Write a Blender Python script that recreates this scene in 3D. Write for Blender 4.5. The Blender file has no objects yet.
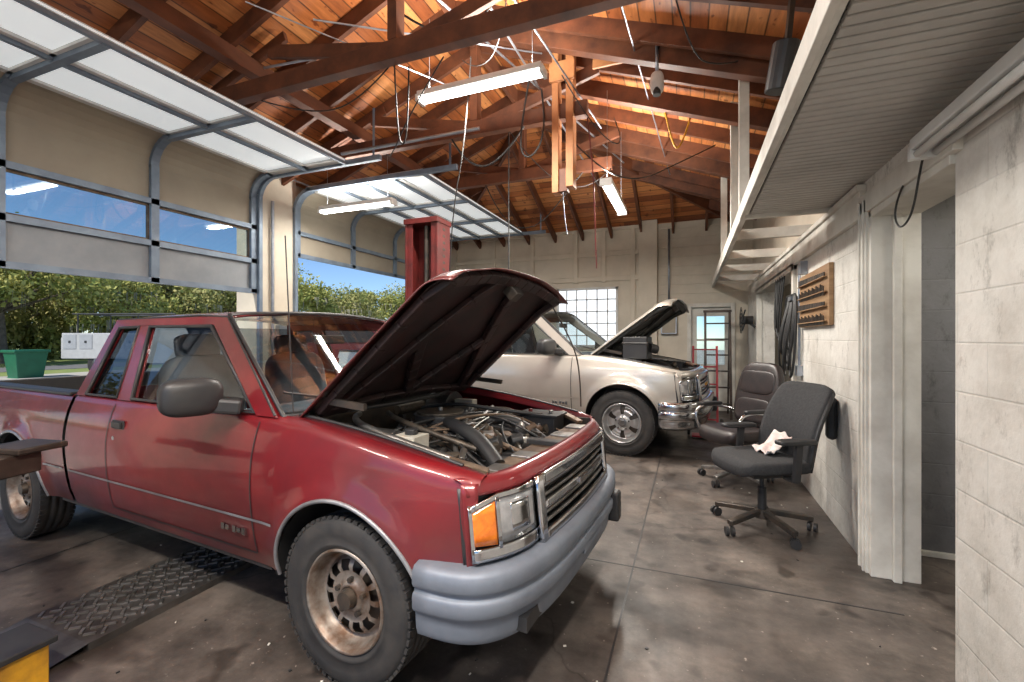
import bpy, math, random
from mathutils import Vector, Matrix, Euler
random.seed(7)
D=bpy.data; C=bpy.context
pi=math.pi
# ------------------------------------------------------------ helpers
def link(o,parent=None):
    C.scene.collection.objects.link(o)
    if parent: o.parent=parent
    return o
def empty(name,loc=(0,0,0),rot=(0,0,0),parent=None,s=1):
    o=D.objects.new(name,None); o.location=loc; o.rotation_euler=rot; o.scale=(s,s,s); o.empty_display_size=.1
    return link(o,parent)
def finish(o,mats,smooth,bevel,solid,sub):
    for m in (mats if isinstance(mats,(list,tuple)) else [mats]): o.data.materials.append(m)
    if smooth:
        o.data.polygons.foreach_set('use_smooth',[True]*len(o.data.polygons))
    if solid:
        md=o.modifiers.new('solid','SOLIDIFY'); md.thickness=solid; md.offset=0
    if bevel:
        md=o.modifiers.new('bevel','BEVEL'); md.width=bevel; md.segments=2; md.limit_method='ANGLE'; md.angle_limit=.6
    if sub:
        md=o.modifiers.new('sub','SUBSURF'); md.levels=sub; md.render_levels=sub
def mesh(name,v,f,mats,parent=None,loc=(0,0,0),rot=(0,0,0),smooth=False,bevel=0,solid=0,sub=0,mi=None):
    me=D.meshes.new(name); me.from_pydata([tuple(p) for p in v],[],f); me.update()
    o=D.objects.new(name,me); o.location=loc; o.rotation_euler=rot
    finish(o,mats,smooth,bevel,solid,sub)
    if mi: me.polygons.foreach_set('material_index',mi)
    return link(o,parent)
BF=[(0,1,3,2),(4,6,7,5),(0,4,5,1),(2,3,7,6),(0,2,6,4),(1,5,7,3)]
def boxv(s): return [Vector((a*s[0]/2,b*s[1]/2,c*s[2]/2)) for a in(-1,1) for b in(-1,1) for c in(-1,1)]
def box(name,size,loc,mat,parent=None,rot=(0,0,0),bevel=0):
    return mesh(name,boxv(size),BF,mat,parent,loc,rot,bevel=bevel)
def bb(name,x0,x1,y0,y1,z0,z1,mat,parent=None,bevel=0):
    v=[Vector((x,y,z)) for x in(x0,x1) for y in(y0,y1) for z in(z0,z1)]
    return mesh(name,v,BF,mat,parent,bevel=bevel)
class MB:
    def __init__(s): s.v=[];s.f=[];s.mi=[]
    def add(s,v,f,m=0):
        n=len(s.v); s.v+= [Vector(p) for p in v]; s.f+=[tuple(i+n for i in q) for q in f]; s.mi+=[m]*len(f)
    def bb(s,x0,x1,y0,y1,z0,z1,m=0): s.add([Vector((x,y,z)) for x in(x0,x1) for y in(y0,y1) for z in(z0,z1)],BF,m)
    def box(s,size,loc,rot=(0,0,0),m=0):
        M=Matrix.Translation(loc)@Euler(rot).to_matrix().to_4x4(); s.add([M@p for p in boxv(size)],BF,m)
    def beam(s,p1,p2,w,h,m=0,up=(0,0,1)):
        p1=Vector(p1);p2=Vector(p2);x=(p2-p1);L=x.length;x.normalize();up=Vector(up).normalized()
        if abs(x.dot(up))>.999: up=Vector((0,1,0))
        y=up.cross(x).normalized(); z=x.cross(y)
        c=(p1+p2)/2
        s.add([c+x*p[0]+y*p[1]+z*p[2] for p in boxv((L,w,h))],BF,m)
    def cyl(s,p1,p2,r,seg=12,m=0,r2=None):
        p1=Vector(p1);p2=Vector(p2);x=(p2-p1).normalized();up=Vector((0,0,1)) if abs(x.z)<.9 else Vector((1,0,0))
        a=x.cross(up).normalized(); b=x.cross(a); r2=r if r2 is None else r2
        v=[];f=[]
        for p,rr in((p1,r),(p2,r2)):
            for i in range(seg):
                t=2*pi*i/seg; v.append(p+a*math.cos(t)*rr+b*math.sin(t)*rr)
        for i in range(seg):
            j=(i+1)%seg; f.append((i,j,seg+j,seg+i))
        f.append(tuple(range(seg))[::-1]); f.append(tuple(range(seg,2*seg)))
        s.add(v,f,m)
    def build(s,name,mats,parent=None,bevel=0,smooth=False,loc=(0,0,0),rot=(0,0,0)):
        return mesh(name,s.v,s.f,mats,parent,loc,rot,bevel=bevel,smooth=smooth,mi=s.mi)
def cyl(name,p1,p2,r,mat,parent=None,seg=24,r2=None,bevel=0):
    b=MB(); b.cyl(p1,p2,r,seg,0,r2); o=b.build(name,[mat],parent,bevel=bevel)
    for p in o.data.polygons:
        if len(p.vertices)==4: p.use_smooth=True
    return o
def tube(name,pts,r,mat,parent=None,cyclic=False,smooth=True):
    cu=D.curves.new(name,'CURVE'); cu.dimensions='3D'; cu.bevel_depth=r; cu.bevel_resolution=3
    sp=cu.splines.new('NURBS' if smooth else 'POLY'); sp.points.add(len(pts)-1)
    for p,q in zip(sp.points,pts): p.co=(q[0],q[1],q[2],1)
    sp.use_cyclic_u=cyclic
    if smooth: sp.order_u=3; sp.use_endpoint_u=not cyclic; cu.resolution_u=6
    cu.use_fill_caps=True
    cu.materials.append(mat)
    return link(D.objects.new(name,cu),parent)
def grid(name,fn,nu,nv,mat,parent=None,solid=0,smooth=True,loc=(0,0,0),rot=(0,0,0),bevel=0):
    v=[fn(i/nu,j/nv) for i in range(nu+1) for j in range(nv+1)]
    f=[(i*(nv+1)+j,(i+1)*(nv+1)+j,(i+1)*(nv+1)+j+1,i*(nv+1)+j+1) for i in range(nu) for j in range(nv)]
    return mesh(name,v,f,mat,parent,loc,rot,smooth=smooth,solid=solid,bevel=bevel)
def lathe(name,prof,seg,mat,parent=None,loc=(0,0,0),rot=(0,0,0),skip=None):
    n=len(prof); v=[];f=[]
    for i in range(seg):
        t=2*pi*i/seg
        for r,a in prof: v.append((r*math.cos(t),a,r*math.sin(t)))
    for i in range(seg):
        j=(i+1)%seg
        for k in range(n-1):
            if skip and skip(i,k): continue
            f.append((i*n+k,i*n+k+1,j*n+k+1,j*n+k))
    return mesh(name,v,f,mat,parent,loc,rot,smooth=True)
def pillow(name,size,loc,mat,parent=None,rot=(0,0,0),e=.45,bend=None):
    nu,nv=28,16; v=[];f=[]
    sg=lambda c,p:(abs(c)**p)*(1 if c>=0 else -1)
    for i in range(nv+1):
        ph=-pi/2+pi*i/nv
        for j in range(nu):
            th=2*pi*j/nu
            p=Vector((sg(math.cos(ph),e)*sg(math.cos(th),e)*size[0]/2,sg(math.cos(ph),e)*sg(math.sin(th),e)*size[1]/2,sg(math.sin(ph),e)*size[2]/2))
            if bend: p=bend(p)
            v.append(p)
    for i in range(nv):
        for j in range(nu):
            k=(j+1)%nu; f.append((i*nu+j,i*nu+k,(i+1)*nu+k,(i+1)*nu+j))
    return mesh(name,v,f,mat,parent,loc,rot,smooth=True)
# ------------------------------------------------------------ materials
def nt(name):
    m=D.materials.new(name); m.use_nodes=True; t=m.node_tree
    return m,t,t.nodes['Principled BSDF']
def N(t,typ,**k):
    n=t.nodes.new(typ)
    for a,b in k.items(): setattr(n,a,b)
    return n
def ramp(t,src,stops,interp='LINEAR'):
    r=N(t,'ShaderNodeValToRGB'); t.links.new(src,r.inputs[0]); e=r.color_ramp.elements; r.color_ramp.interpolation=interp
    while len(e)<len(stops): e.new(.5)
    for q,(p,c) in zip(e,stops): q.position=p; q.color=(c[0],c[1],c[2],1)
    return r.outputs[0]
def mix(t,a,b,f,mode='MIX'):
    n=N(t,'ShaderNodeMix',data_type='RGBA',blend_type=mode)
    for s,x in((0,f),(6,a),(7,b)):
        if hasattr(x,'is_output'): t.links.new(x,n.inputs[s])
        elif s==0: n.inputs[0].default_value=x
        else: n.inputs[s].default_value=(x[0],x[1],x[2],1)
    return n.outputs[2]
def noise(t,scale,detail=5,stretch=None,rough=.6,coord='Object'):
    tc=N(t,'ShaderNodeTexCoord'); o=tc.outputs[coord]
    if stretch:
        mp=N(t,'ShaderNodeMapping'); mp.inputs['Scale'].default_value=stretch; t.links.new(o,mp.inputs[0]); o=mp.outputs[0]
    n=N(t,'ShaderNodeTexNoise'); n.inputs['Scale'].default_value=scale; n.inputs['Detail'].default_value=detail; n.inputs['Roughness'].default_value=rough
    t.links.new(o,n.inputs['Vector']); return n.outputs[0]
def bump(t,b,src,st,dist=.01,prev=None):
    n=N(t,'ShaderNodeBump'); n.inputs['Strength'].default_value=st; n.inputs['Distance'].default_value=dist
    t.links.new(src,n.inputs['Height'])
    if prev: t.links.new(prev,n.inputs['Normal'])
    t.links.new(n.outputs[0],b.inputs['Normal']); return n.outputs[0]
def M(name,col,rough=.5,metal=0,col2=None,ns=4,lo=.35,hi=.65,bs=0,bst=.2,coat=0,stretch=None,rv=0,dirt=None):
    m,t,b=nt(name)
    b.inputs['Base Color'].default_value=(*col,1); b.inputs['Roughness'].default_value=rough; b.inputs['Metallic'].default_value=metal
    if coat: b.inputs['Coat Weight'].default_value=coat; b.inputs['Coat Roughness'].default_value=.08
    if col2 is None: col2=tuple(c*.8 for c in col)
    n=noise(t,ns,6,stretch); c=ramp(t,n,[(lo,col),(hi,col2)])
    if dirt:   # grime that builds up near the ground (object-space height)
        tc=N(t,'ShaderNodeTexCoord'); sp=N(t,'ShaderNodeSeparateXYZ'); t.links.new(tc.outputs['Object'],sp.inputs[0])
        zr=N(t,'ShaderNodeMapRange'); t.links.new(sp.outputs[2],zr.inputs[0]); zr.inputs[1].default_value=.34; zr.inputs[2].default_value=.72; zr.inputs[3].default_value=1.0; zr.inputs[4].default_value=0
        mm=N(t,'ShaderNodeMath',operation='MULTIPLY'); t.links.new(zr.outputs[0],mm.inputs[0]); t.links.new(noise(t,7,8,None,.7),mm.inputs[1])
        c=mix(t,c,dirt,mm.outputs[0])
    t.links.new(c,b.inputs['Base Color'])
    if rv:
        r=N(t,'ShaderNodeMapRange'); r.inputs[3].default_value=rough; r.inputs[4].default_value=min(1,rough+rv); t.links.new(noise(t,ns*2,4),r.inputs[0]); t.links.new(r.outputs[0],b.inputs['Roughness'])
    if bs: bump(t,b,noise(t,bs,4,stretch),bst,.005)
    return m
def emis(name,col,st):
    m,t,b=nt(name); b.inputs['Base Color'].default_value=(*col,1); b.inputs['Emission Color'].default_value=(*col,1); b.inputs['Emission Strength'].default_value=st
    return m
def glassm(name,tint=(.75,.8,.8),refl=.05,rough=.02,top=.30):
    m=D.materials.new(name); m.use_nodes=True; t=m.node_tree; t.nodes.clear()
    o=N(t,'ShaderNodeOutputMaterial'); mx=N(t,'ShaderNodeMixShader'); tr=N(t,'ShaderNodeBsdfTransparent'); gl=N(t,'ShaderNodeBsdfGlossy')
    tr.inputs[0].default_value=(*tint,1); gl.inputs[1].default_value=rough
    lw=N(t,'ShaderNodeLayerWeight'); lw.inputs[0].default_value=.22
    mr=N(t,'ShaderNodeMapRange'); mr.inputs[3].default_value=refl; mr.inputs[4].default_value=top
    t.links.new(lw.outputs[1],mr.inputs[0]); t.links.new(mr.outputs[0],mx.inputs[0])
    t.links.new(tr.outputs[0],mx.inputs[1]); t.links.new(gl.outputs[0],mx.inputs[2]); t.links.new(mx.outputs[0],o.inputs[0])
    return m
def plank_mat(name,axis,w=.14,cols=((.50,.165,.045),(.24,.066,.020),(.70,.31,.11))):
    m,t,b=nt(name); tc=N(t,'ShaderNodeTexCoord'); sp=N(t,'ShaderNodeSeparateXYZ'); t.links.new(tc.outputs['Object'],sp.inputs[0])
    dv=N(t,'ShaderNodeMath',operation='DIVIDE'); t.links.new(sp.outputs[axis],dv.inputs[0]); dv.inputs[1].default_value=w
    fl=N(t,'ShaderNodeMath',operation='FLOOR'); t.links.new(dv.outputs[0],fl.inputs[0])
    fr=N(t,'ShaderNodeMath',operation='FRACT'); t.links.new(dv.outputs[0],fr.inputs[0])
    oth=1-axis
    wn=N(t,'ShaderNodeTexWhiteNoise',noise_dimensions='1D'); t.links.new(fl.outputs[0],wn.inputs['W'])
    of=N(t,'ShaderNodeMath',operation='MULTIPLY_ADD'); t.links.new(sp.outputs[oth],of.inputs[0]); of.inputs[1].default_value=.33; t.links.new(wn.outputs[0],of.inputs[2])
    f2=N(t,'ShaderNodeMath',operation='FLOOR'); t.links.new(of.outputs[0],f2.inputs[0])
    cb=N(t,'ShaderNodeCombineXYZ'); t.links.new(fl.outputs[0],cb.inputs[0]); t.links.new(f2.outputs[0],cb.inputs[1])
    w2=N(t,'ShaderNodeTexWhiteNoise',noise_dimensions='2D'); t.links.new(cb.outputs[0],w2.inputs['Vector'])
    base=ramp(t,w2.outputs[0],[(0,cols[1]),(.45,cols[0]),(1,cols[2])])
    st=(3,.35,3) if axis==0 else (.35,3,3)
    grain=ramp(t,noise(t,6,8,st,.7),[(.3,(.42,.36,.34)),(.7,(1.1,1.05,1))])
    c=mix(t,base,grain,.85,'MULTIPLY')
    knots=ramp(t,noise(t,9,2,(1.6,.8,1),.5),[(.64,(1,1,1)),(.70,(.35,.24,.18))]); c=mix(t,c,knots,.9,'MULTIPLY')
    seam=ramp(t,fr.outputs[0],[(0,(.05,.05,.05)),(.07,(1,1,1)),(.93,(1,1,1)),(1,(.05,.05,.05))])
    c=mix(t,c,seam,1,'MULTIPLY'); t.links.new(c,b.inputs['Base Color']); b.inputs['Roughness'].default_value=.5
    return m
def block_mat(name,c1,c2,dirt,ax=(1,2)):
    m,t,b=nt(name); tc=N(t,'ShaderNodeTexCoord'); sp=N(t,'ShaderNodeSeparateXYZ'); t.links.new(tc.outputs['Object'],sp.inputs[0])
    cb=N(t,'ShaderNodeCombineXYZ'); t.links.new(sp.outputs[ax[0]],cb.inputs[0]); t.links.new(sp.outputs[ax[1]],cb.inputs[1])
    br=N(t,'ShaderNodeTexBrick'); t.links.new(cb.outputs[0],br.inputs[0]); br.inputs['Scale'].default_value=1
    br.inputs['Brick Width'].default_value=.40; br.inputs['Row Height'].default_value=.2; br.inputs['Mortar Size'].default_value=.006; br.inputs['Mortar Smooth'].default_value=.8
    br.inputs['Color1'].default_value=(*c1,1); br.inputs['Color2'].default_value=(*c2,1); br.inputs['Mortar'].default_value=tuple(x*.9 for x in c1)+(1,)
    d=ramp(t,noise(t,2.2,9,None,.72),[(.40,(0,0,0)),(.72,(1,1,1))])
    c=mix(t,br.outputs[0],dirt,d)
    d2=ramp(t,noise(t,7,10,(1,1,.5),.8),[(.54,(0,0,0)),(.68,(.85,.85,.85))])
    c=mix(t,c,tuple(x*.5 for x in dirt),d2)
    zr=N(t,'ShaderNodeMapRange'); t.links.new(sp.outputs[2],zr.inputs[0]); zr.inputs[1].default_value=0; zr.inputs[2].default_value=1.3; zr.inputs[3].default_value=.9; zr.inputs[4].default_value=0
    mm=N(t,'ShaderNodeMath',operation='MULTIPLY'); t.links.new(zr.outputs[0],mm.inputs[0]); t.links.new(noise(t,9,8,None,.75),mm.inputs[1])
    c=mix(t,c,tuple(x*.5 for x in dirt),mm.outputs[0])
    t.links.new(c,b.inputs['Base Color']); b.inputs['Roughness'].default_value=.75
    iv=N(t,'ShaderNodeMath',operation='SUBTRACT'); iv.inputs[0].default_value=1; t.links.new(br.outputs['Fac'],iv.inputs[1])
    p=bump(t,b,iv.outputs[0],.4,.006); bump(t,b,noise(t,40,5),.5,.005,p)
    return m
def floor_mat():
    m,t,b=nt('concrete_floor')
    a=ramp(t,noise(t,.9,10,None,.68),[(.3,(.046,.039,.036)),(.5,(.102,.088,.078)),(.70,(.21,.184,.16))])
    s=ramp(t,noise(t,3.5,8,None,.75),[(.35,(.40,.38,.36)),(.6,(1.08,1.03,1))])
    c=mix(t,a,s,.85,'MULTIPLY')
    sp=ramp(t,noise(t,38,3,None,.5),[(.68,(0,0,0)),(.76,(1,1,1))]); c=mix(t,c,(.30,.26,.23),sp)
    st=ramp(t,noise(t,1.7,3,(1,1.6,1),.5),[(.56,(1,1,1)),(.67,(.28,.26,.25))]); c=mix(t,c,st,.9,'MULTIPLY')
    st2=ramp(t,noise(t,4.5,2,None,.4),[(.64,(1,1,1)),(.70,(.30,.28,.27))]); c=mix(t,c,st2,.8,'MULTIPLY')
    tc=N(t,'ShaderNodeTexCoord'); vo=N(t,'ShaderNodeTexVoronoi',feature='DISTANCE_TO_EDGE'); vo.inputs['Scale'].default_value=.45
    nz=N(t,'ShaderNodeTexNoise'); nz.inputs['Scale'].default_value=2.5; nz.inputs['Detail'].default_value=6; t.links.new(tc.outputs['Object'],nz.inputs['Vector'])
    ad=N(t,'ShaderNodeVectorMath',operation='MULTIPLY_ADD'); ad.inputs[1].default_value=(.6,.6,.6); t.links.new(nz.outputs['Color'],ad.inputs[0]); t.links.new(tc.outputs['Object'],ad.inputs[2]); t.links.new(ad.outputs[0],vo.inputs['Vector'])
    cr=ramp(t,vo.outputs['Distance'],[(0,(.3,.29,.28)),(.005,(1,1,1))]); c=mix(t,c,cr,.7,'MULTIPLY')
    t.links.new(c,b.inputs['Base Color'])
    r=ramp(t,noise(t,2,7),[(.35,(.32,)*3),(.65,(.68,)*3)]); t.links.new(r,b.inputs['Roughness'])
    bump(t,b,noise(t,25,8),.25,.004)
    return m
m_floor=floor_mat()
m_plankX=plank_mat('roof_planks',0); m_plankY=plank_mat('roof_planks_hip',1)
m_raft=M('rafter_wood',(.165,.055,.023),.6,0,(.06,.021,.011),5,.3,.7,stretch=(1,.4,1))
m_raft2=M('rafter_wood_light',(.54,.235,.09),.6,0,(.34,.135,.05),5,.3,.7)
m_block=block_mat('white_block_wall',(.74,.72,.67),(.70,.68,.63),(.48,.45,.40))
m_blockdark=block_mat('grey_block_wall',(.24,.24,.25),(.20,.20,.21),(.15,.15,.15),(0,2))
m_paint=M('white_painted_trim',(.66,.64,.58),.6,0,(.42,.39,.34),3,.4,.75,30,.2)
m_beige=M('beige_wall',(.62,.56,.46),.75,0,(.46,.41,.33),1.6,.4,.75,14,.15)
m_beige2=M('beige_door_panel',(.36,.315,.24),.7,0,(.29,.25,.195),1.2)
m_slat=M('grey_slat_soffit',(.50,.485,.45),.6,0,(.38,.365,.335),2)
m_gapshade=M('soffit_gap_shade',(.10,.095,.09),.8)  # dark colour paints in the shadow between the slats
m_galv=M('galvanised_steel',(.42,.45,.50),.35,.8,(.28,.31,.36),6)
m_bluegrey=M('blue_grey_steel',(.22,.28,.35),.5,.3,(.15,.19,.25),5)
m_doorsteel=M('door_grey_steel',(.27,.29,.31),.5,.2,(.21,.23,.25),3)
m_dframe=M('overhead_door_frame',(.68,.68,.66),.5,0,(.55,.55,.54),3)
m_white=M('white_enamel',(.70,.70,.68),.4,0,(.60,.60,.58))
m_black=M('black_plastic',(.018,.018,.02),.45,0,(.03,.03,.03),8)
m_blackm=M('dark_metal',(.05,.048,.046),.45,.6,(.11,.085,.065),9,bs=20)
m_rub=M('tyre_rubber',(.018,.018,.019),.7,0,(.038,.035,.032),10,bs=60,bst=.15)
m_chrome=M('chrome',(.66,.67,.69),.14,1,(.45,.46,.48),6)
m_alu=M('aluminium',(.42,.41,.40),.38,.9,(.22,.21,.19),12,bs=20)
m_red=M('red_car_paint',(.185,.006,.010),.30,.10,(.105,.005,.009),1.8,.38,.66,coat=.8,rv=.3,dirt=(.07,.035,.03))
m_reddk=M('dull_red_paint',(.11,.008,.010),.5,0,(.06,.006,.008),5)
m_silver=M('champagne_car_paint',(.54,.50,.44),.3,.45,(.48,.44,.39),2,coat=.8,dirt=(.25,.22,.19))
m_bump=M('silver_bumper_paint',(.205,.235,.28),.45,.35,(.14,.16,.195),4,.4,.75,rv=.25,bs=25,bst=.1)
m_lipm=M('bright_arch_trim',(.36,.37,.39),.4,.5,(.2,.2,.21),5)
m_rim=M('rusty_steel_rim',(.30,.265,.23),.45,.6,(.13,.075,.045),9,.40,.62,bs=30)
m_rimalu=M('alloy_rim',(.6,.6,.6),.3,.8,(.45,.45,.44))
m_amber=M('amber_lens',(.85,.24,.015),.15,0,(.65,.15,.01),30,coat=1,bs=60)
m_lamp=M('headlight_lens',(.50,.51,.52),.12,.5,(.25,.26,.27),10,coat=1)
m_glass=glassm('window_glass',(.80,.86,.86))
m_glassdk=glassm('tinted_glass',(.35,.38,.40),.06)
m_int=M('car_interior',(.085,.10,.125),.8,0,(.05,.06,.075),10)
m_pvc=M('reservoir_plastic',(.50,.49,.44),.4,0,(.34,.32,.26))
m_fabric=M('black_mesh_fabric',(.018,.019,.021),.85,0,(.032,.032,.034),60,bs=120,bst=.3)
m_leather=M('dark_brown_leather',(.026,.017,.016),.42,0,(.014,.011,.011),14,bs=50,bst=.2)
m_paper=M('white_cloth',(.75,.72,.68),.8,0,(.55,.42,.40),14)
m_yel=M('safety_yellow',(.75,.38,.02),.5,0,(.30,.14,.02),6)
m_liftred=M('lift_red_paint',(.17,.020,.018),.45,.1,(.08,.015,.012),6)
m_brown=M('worn_brown_steel',(.085,.06,.048),.5,.4,(.03,.024,.02),5)
m_plate=M('diamond_plate_steel',(.16,.15,.14),.42,.7,(.07,.06,.055),5)
m_wood=M('pegboard_wood',(.36,.22,.11),.6,0,(.24,.13,.06),8,stretch=(1,.3,3))
m_hose=M('rubber_hose',(.02,.02,.02),.5)
m_tubeoff=M('fluorescent_tube_glass',(.80,.80,.78),.25,0,(.74,.74,.72))
m_tubeon=emis('lit_fluorescent',(1,.97,.92),9)
m_paneglow=emis('glowing_door_pane',(.80,.85,.87),.5)  # emission stands in for bright reflections on the overhead door panes
m_concout=M('outdoor_concrete',(.48,.46,.41),.85,0,(.36,.34,.30),1.2)
m_grass=M('grass',(.15,.23,.05),.9,0,(.26,.28,.09),2,bs=30)
m_asph=M('asphalt',(.13,.13,.13),.9,0,(.17,.17,.17),5)
m_bark=M('bark',(.20,.16,.12),.9,0,(.10,.08,.06),5,bs=12,bst=.6)
m_leaf=M('leaves',(.26,.32,.07),.7,0,(.46,.42,.12),1.2); m_leaf2=M('olive_leaves',(.42,.37,.14),.7,0,(.23,.28,.07),1.2)
m_moss=M('moss',(.42,.40,.30),.9)
m_green=M('green_plastic',(.01,.14,.07),.5)
m_engine=M('engine_grime',(.12,.098,.075),.5,.5,(.035,.03,.025),14,bs=30,bst=.4)
m_rust=M('rusty_tan_steel',(.20,.145,.10),.6,.4,(.09,.055,.035),10,bs=25)
m_vanw=M('white_fleet_paint',(.50,.50,.49),.4,0,(.42,.42,.41))
m_vang=M('cabinet_door_grey',(.40,.41,.42),.4,0,(.34,.35,.36))
# ------------------------------------------------------------ room
XL=-5.5; XR=1.02; YB=9.7; YF=-2.6
bb('floor',XL-.15,3.8,YF,YB+.2,-.15,0,m_floor)
j=MB()
j.bb(-.335,-.325,YF,YB,-.01,.0015); j.bb(XL,XR,2.9,2.91,-.01,.0015); j.bb(XL,XR,6.2,6.21,-.01,.0015); j.bb(-3.9,-3.89,YF,YB,-.01,.0015); j.bb(XL,XR,-.4,-.39,-.01,.0015)
j.build('floor_joints',[m_black])
w=MB()
w.bb(XR,1.24,YF,2.42,0,2.4); w.bb(XR,1.24,2.42,3.34,2.18,2.4); w.bb(XR,1.24,3.34,5.5,0,2.4); w.bb(XR,1.24,5.5,8.2,2.15,2.4); w.bb(XR,1.24,8.2,YB,0,2.4)
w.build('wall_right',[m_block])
bb('wall_right_upper',1.10,1.24,YF,YB,2.4,3.80,m_beige)
t=MB(); t.bb(.985,1.02,3.44,8.3,2.17,2.34); t.bb(.965,1.02,3.44,8.3,2.34,2.38); t.build('trim_1',[m_paint],bevel=.004)
t=MB(); t.bb(.985,1.02,3.34,3.46,0,2.26); t.bb(1.0,1.24,3.30,3.345,0,2.2); t.bb(1.10,1.14,3.265,3.30,0,2.18); t.bb(.985,1.03,2.36,3.46,2.18,2.30); t.bb(1.0,1.24,2.42,3.34,2.14,2.185)
t.bb(.975,.987,3.36,3.375,0,2.26);t.bb(.975,.987,3.43,3.445,0,2.26)
t.build('trim_2',[m_paint],bevel=.004)
t=MB(); t.bb(.985,1.06,5.42,5.52,0,2.2); t.bb(.985,1.06,8.18,8.28,0,2.2); t.bb(.985,1.06,5.42,8.28,2.12,2.2); t.build('trim_3',[m_paint],bevel=.004)
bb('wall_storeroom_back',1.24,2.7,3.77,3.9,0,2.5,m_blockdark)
bb('wall_storeroom_side',2.6,2.7,1.2,3.77,0,2.5,m_beige)
bb('wall_storeroom_front',1.24,2.7,1.1,1.2,0,2.5,m_beige)
bb('ceiling_storeroom',1.24,2.7,1.1,3.9,2.42,2.5,m_paint)
bb('baseboard_storeroom',1.24,2.6,3.74,3.77,0,.03,m_paint)
bb('wall_office_far',3.3,3.4,4.6,9.4,0,2.5,m_beige)
bb('wall_office_end',1.24,3.3,4.5,4.6,0,2.5,m_beige)
bb('ceiling_office',1.24,3.4,4.5,9.8,2.42,2.5,m_paint)
s=MB()
y=-.6
while y<4.03:
    s.bb(.44,XR+.1,y,y+.046,2.395,2.42); y+=.058
s.build('ceiling_soffit_slats',[m_slat],bevel=.004)
bb('ceiling_soffit_deck',.42,1.1,-.6,4.06,2.42,2.47,m_gapshade)
t=MB(); t.bb(.385,.43,-.6,9.65,2.40,2.53); t.bb(.37,.40,-.6,4.1,2.375,2.40)
for yy in [5.1,6.3,7.5,8.7]: t.bb(.43,1.1,yy,yy+.05,2.41,2.51)
t.bb(.38,1.02,4.05,4.10,2.37,2.47)
t.build('trim_soffit_fascia',[m_paint],bevel=.004)
t=MB()
for yy in (4.45,5.35,7.0): t.bb(.40,.48,yy,yy+.09,2.5,4.0)
t.build('trim_ledge_posts',[m_paint],bevel=.004)
w=MB()
wx0,wx1,wz0,wz1=-2.74,-1.41,1.22,2.5; dx0,dx1,dz=.02,.72,2.02
w.bb(XL-.15,wx0,YB,YB+.15,0,3.85); w.bb(wx0,wx1,YB,YB+.15,0,wz0); w.bb(wx0,wx1,YB,YB+.15,wz1,3.85); w.bb(wx1,dx0,YB,YB+.15,0,3.85); w.bb(dx0,dx1,YB,YB+.15,dz,3.85); w.bb(dx1,3.8,YB,YB+.15,0,3.85)
w.build('wall_back',[m_beige])
t=MB()
for x in (-5.3,-4.3,-3.35,-2.35,-1.75,-1.15): t.bb(x,x+.09,YB-.05,YB,wz1+.1 if wx0-.1<x<wx1 else 0,3.8)
for z in (2.62,3.15,3.68): t.bb(XL,-.75,YB-.045,YB,z,z+.10)
t.bb(-.98,-.62,YB-.16,YB,0,3.8)
for z in [2.3+.19*i for i in range(8)]: t.bb(-.6,1.0,YB-.012,YB,z,z+.17)
t.build('trim_back_wall',[m_beige],bevel=.006)
f=MB()
f.bb(wx0,wx1,YB-.02,YB+.02,wz0,wz0+.05);f.bb(wx0,wx1,YB-.02,YB+.02,wz1-.05,wz1);f.bb(wx0,wx0+.05,YB-.02,YB+.02,wz0,wz1);f.bb(wx1-.05,wx1,YB-.02,YB+.02,wz0,wz1)
for i in range(1,6): xx=wx0+(wx1-wx0)*i/6; f.bb(xx-.012,xx+.012,YB,YB+.02,wz0,wz1)
for i in range(1,5): zz=wz0+(wz1-wz0)*i/5; f.bb(wx0,wx1,YB,YB+.02,zz-.012,zz+.012)
W=empty('window_1'); f.build('frame',[m_dframe],W)
bb('panes',wx0,wx1,YB+.03,YB+.04,wz0,wz1,emis('frosted_daylight_pane',(.8,.86,.92),1.0),W)
Dr=empty('door_1'); f=MB(); f.bb(dx0-.08,dx0,YB-.03,YB+.16,0,dz+.08);f.bb(dx1,dx1+.08,YB-.03,YB+.16,0,dz+.08);f.bb(dx0,dx1,YB-.03,YB+.16,dz,dz+.08)
f.bb(dx0,dx1,YB+.05,YB+.09,0,.9); f.bb(dx0,dx1,YB+.05,YB+.09,1.85,dz); f.bb(dx0,dx0+.1,YB+.05,YB+.09,.9,1.85); f.bb(dx1-.1,dx1,YB+.05,YB+.09,.9,1.85); f.bb(dx0,dx1,YB+.06,YB+.08,1.36,1.4)
f.build('frame_and_leaf',[m_paint],Dr,bevel=.004); bb('pane',dx0+.1,dx1-.1,YB+.065,YB+.07,.9,1.85,m_glass,Dr)
w=MB(); D1=(.74,4.4); D2=(5.05,8.7)
w.bb(XL-.2,XL,YF,D1[0],0,3.9); w.bb(XL-.25,XL+.12,D1[1],D2[0],0,3.9); w.bb(XL-.2,XL,D2[1],YB,0,3.9)
w.bb(XL-.2,XL,D1[0],D1[1],3.36,3.9); w.bb(XL-.2,XL,D2[0],D2[1],3.36,3.9)
w.build('wall_left',[m_beige])
b=MB(); b.cyl((XL+.16,4.62,0),(XL+.16,4.62,3.3),.02,8); b.bb(XL+.12,XL+.2,4.70,4.84,1.35,1.6); b.build('pillar_conduit_and_switch_box',[m_galv])
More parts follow.
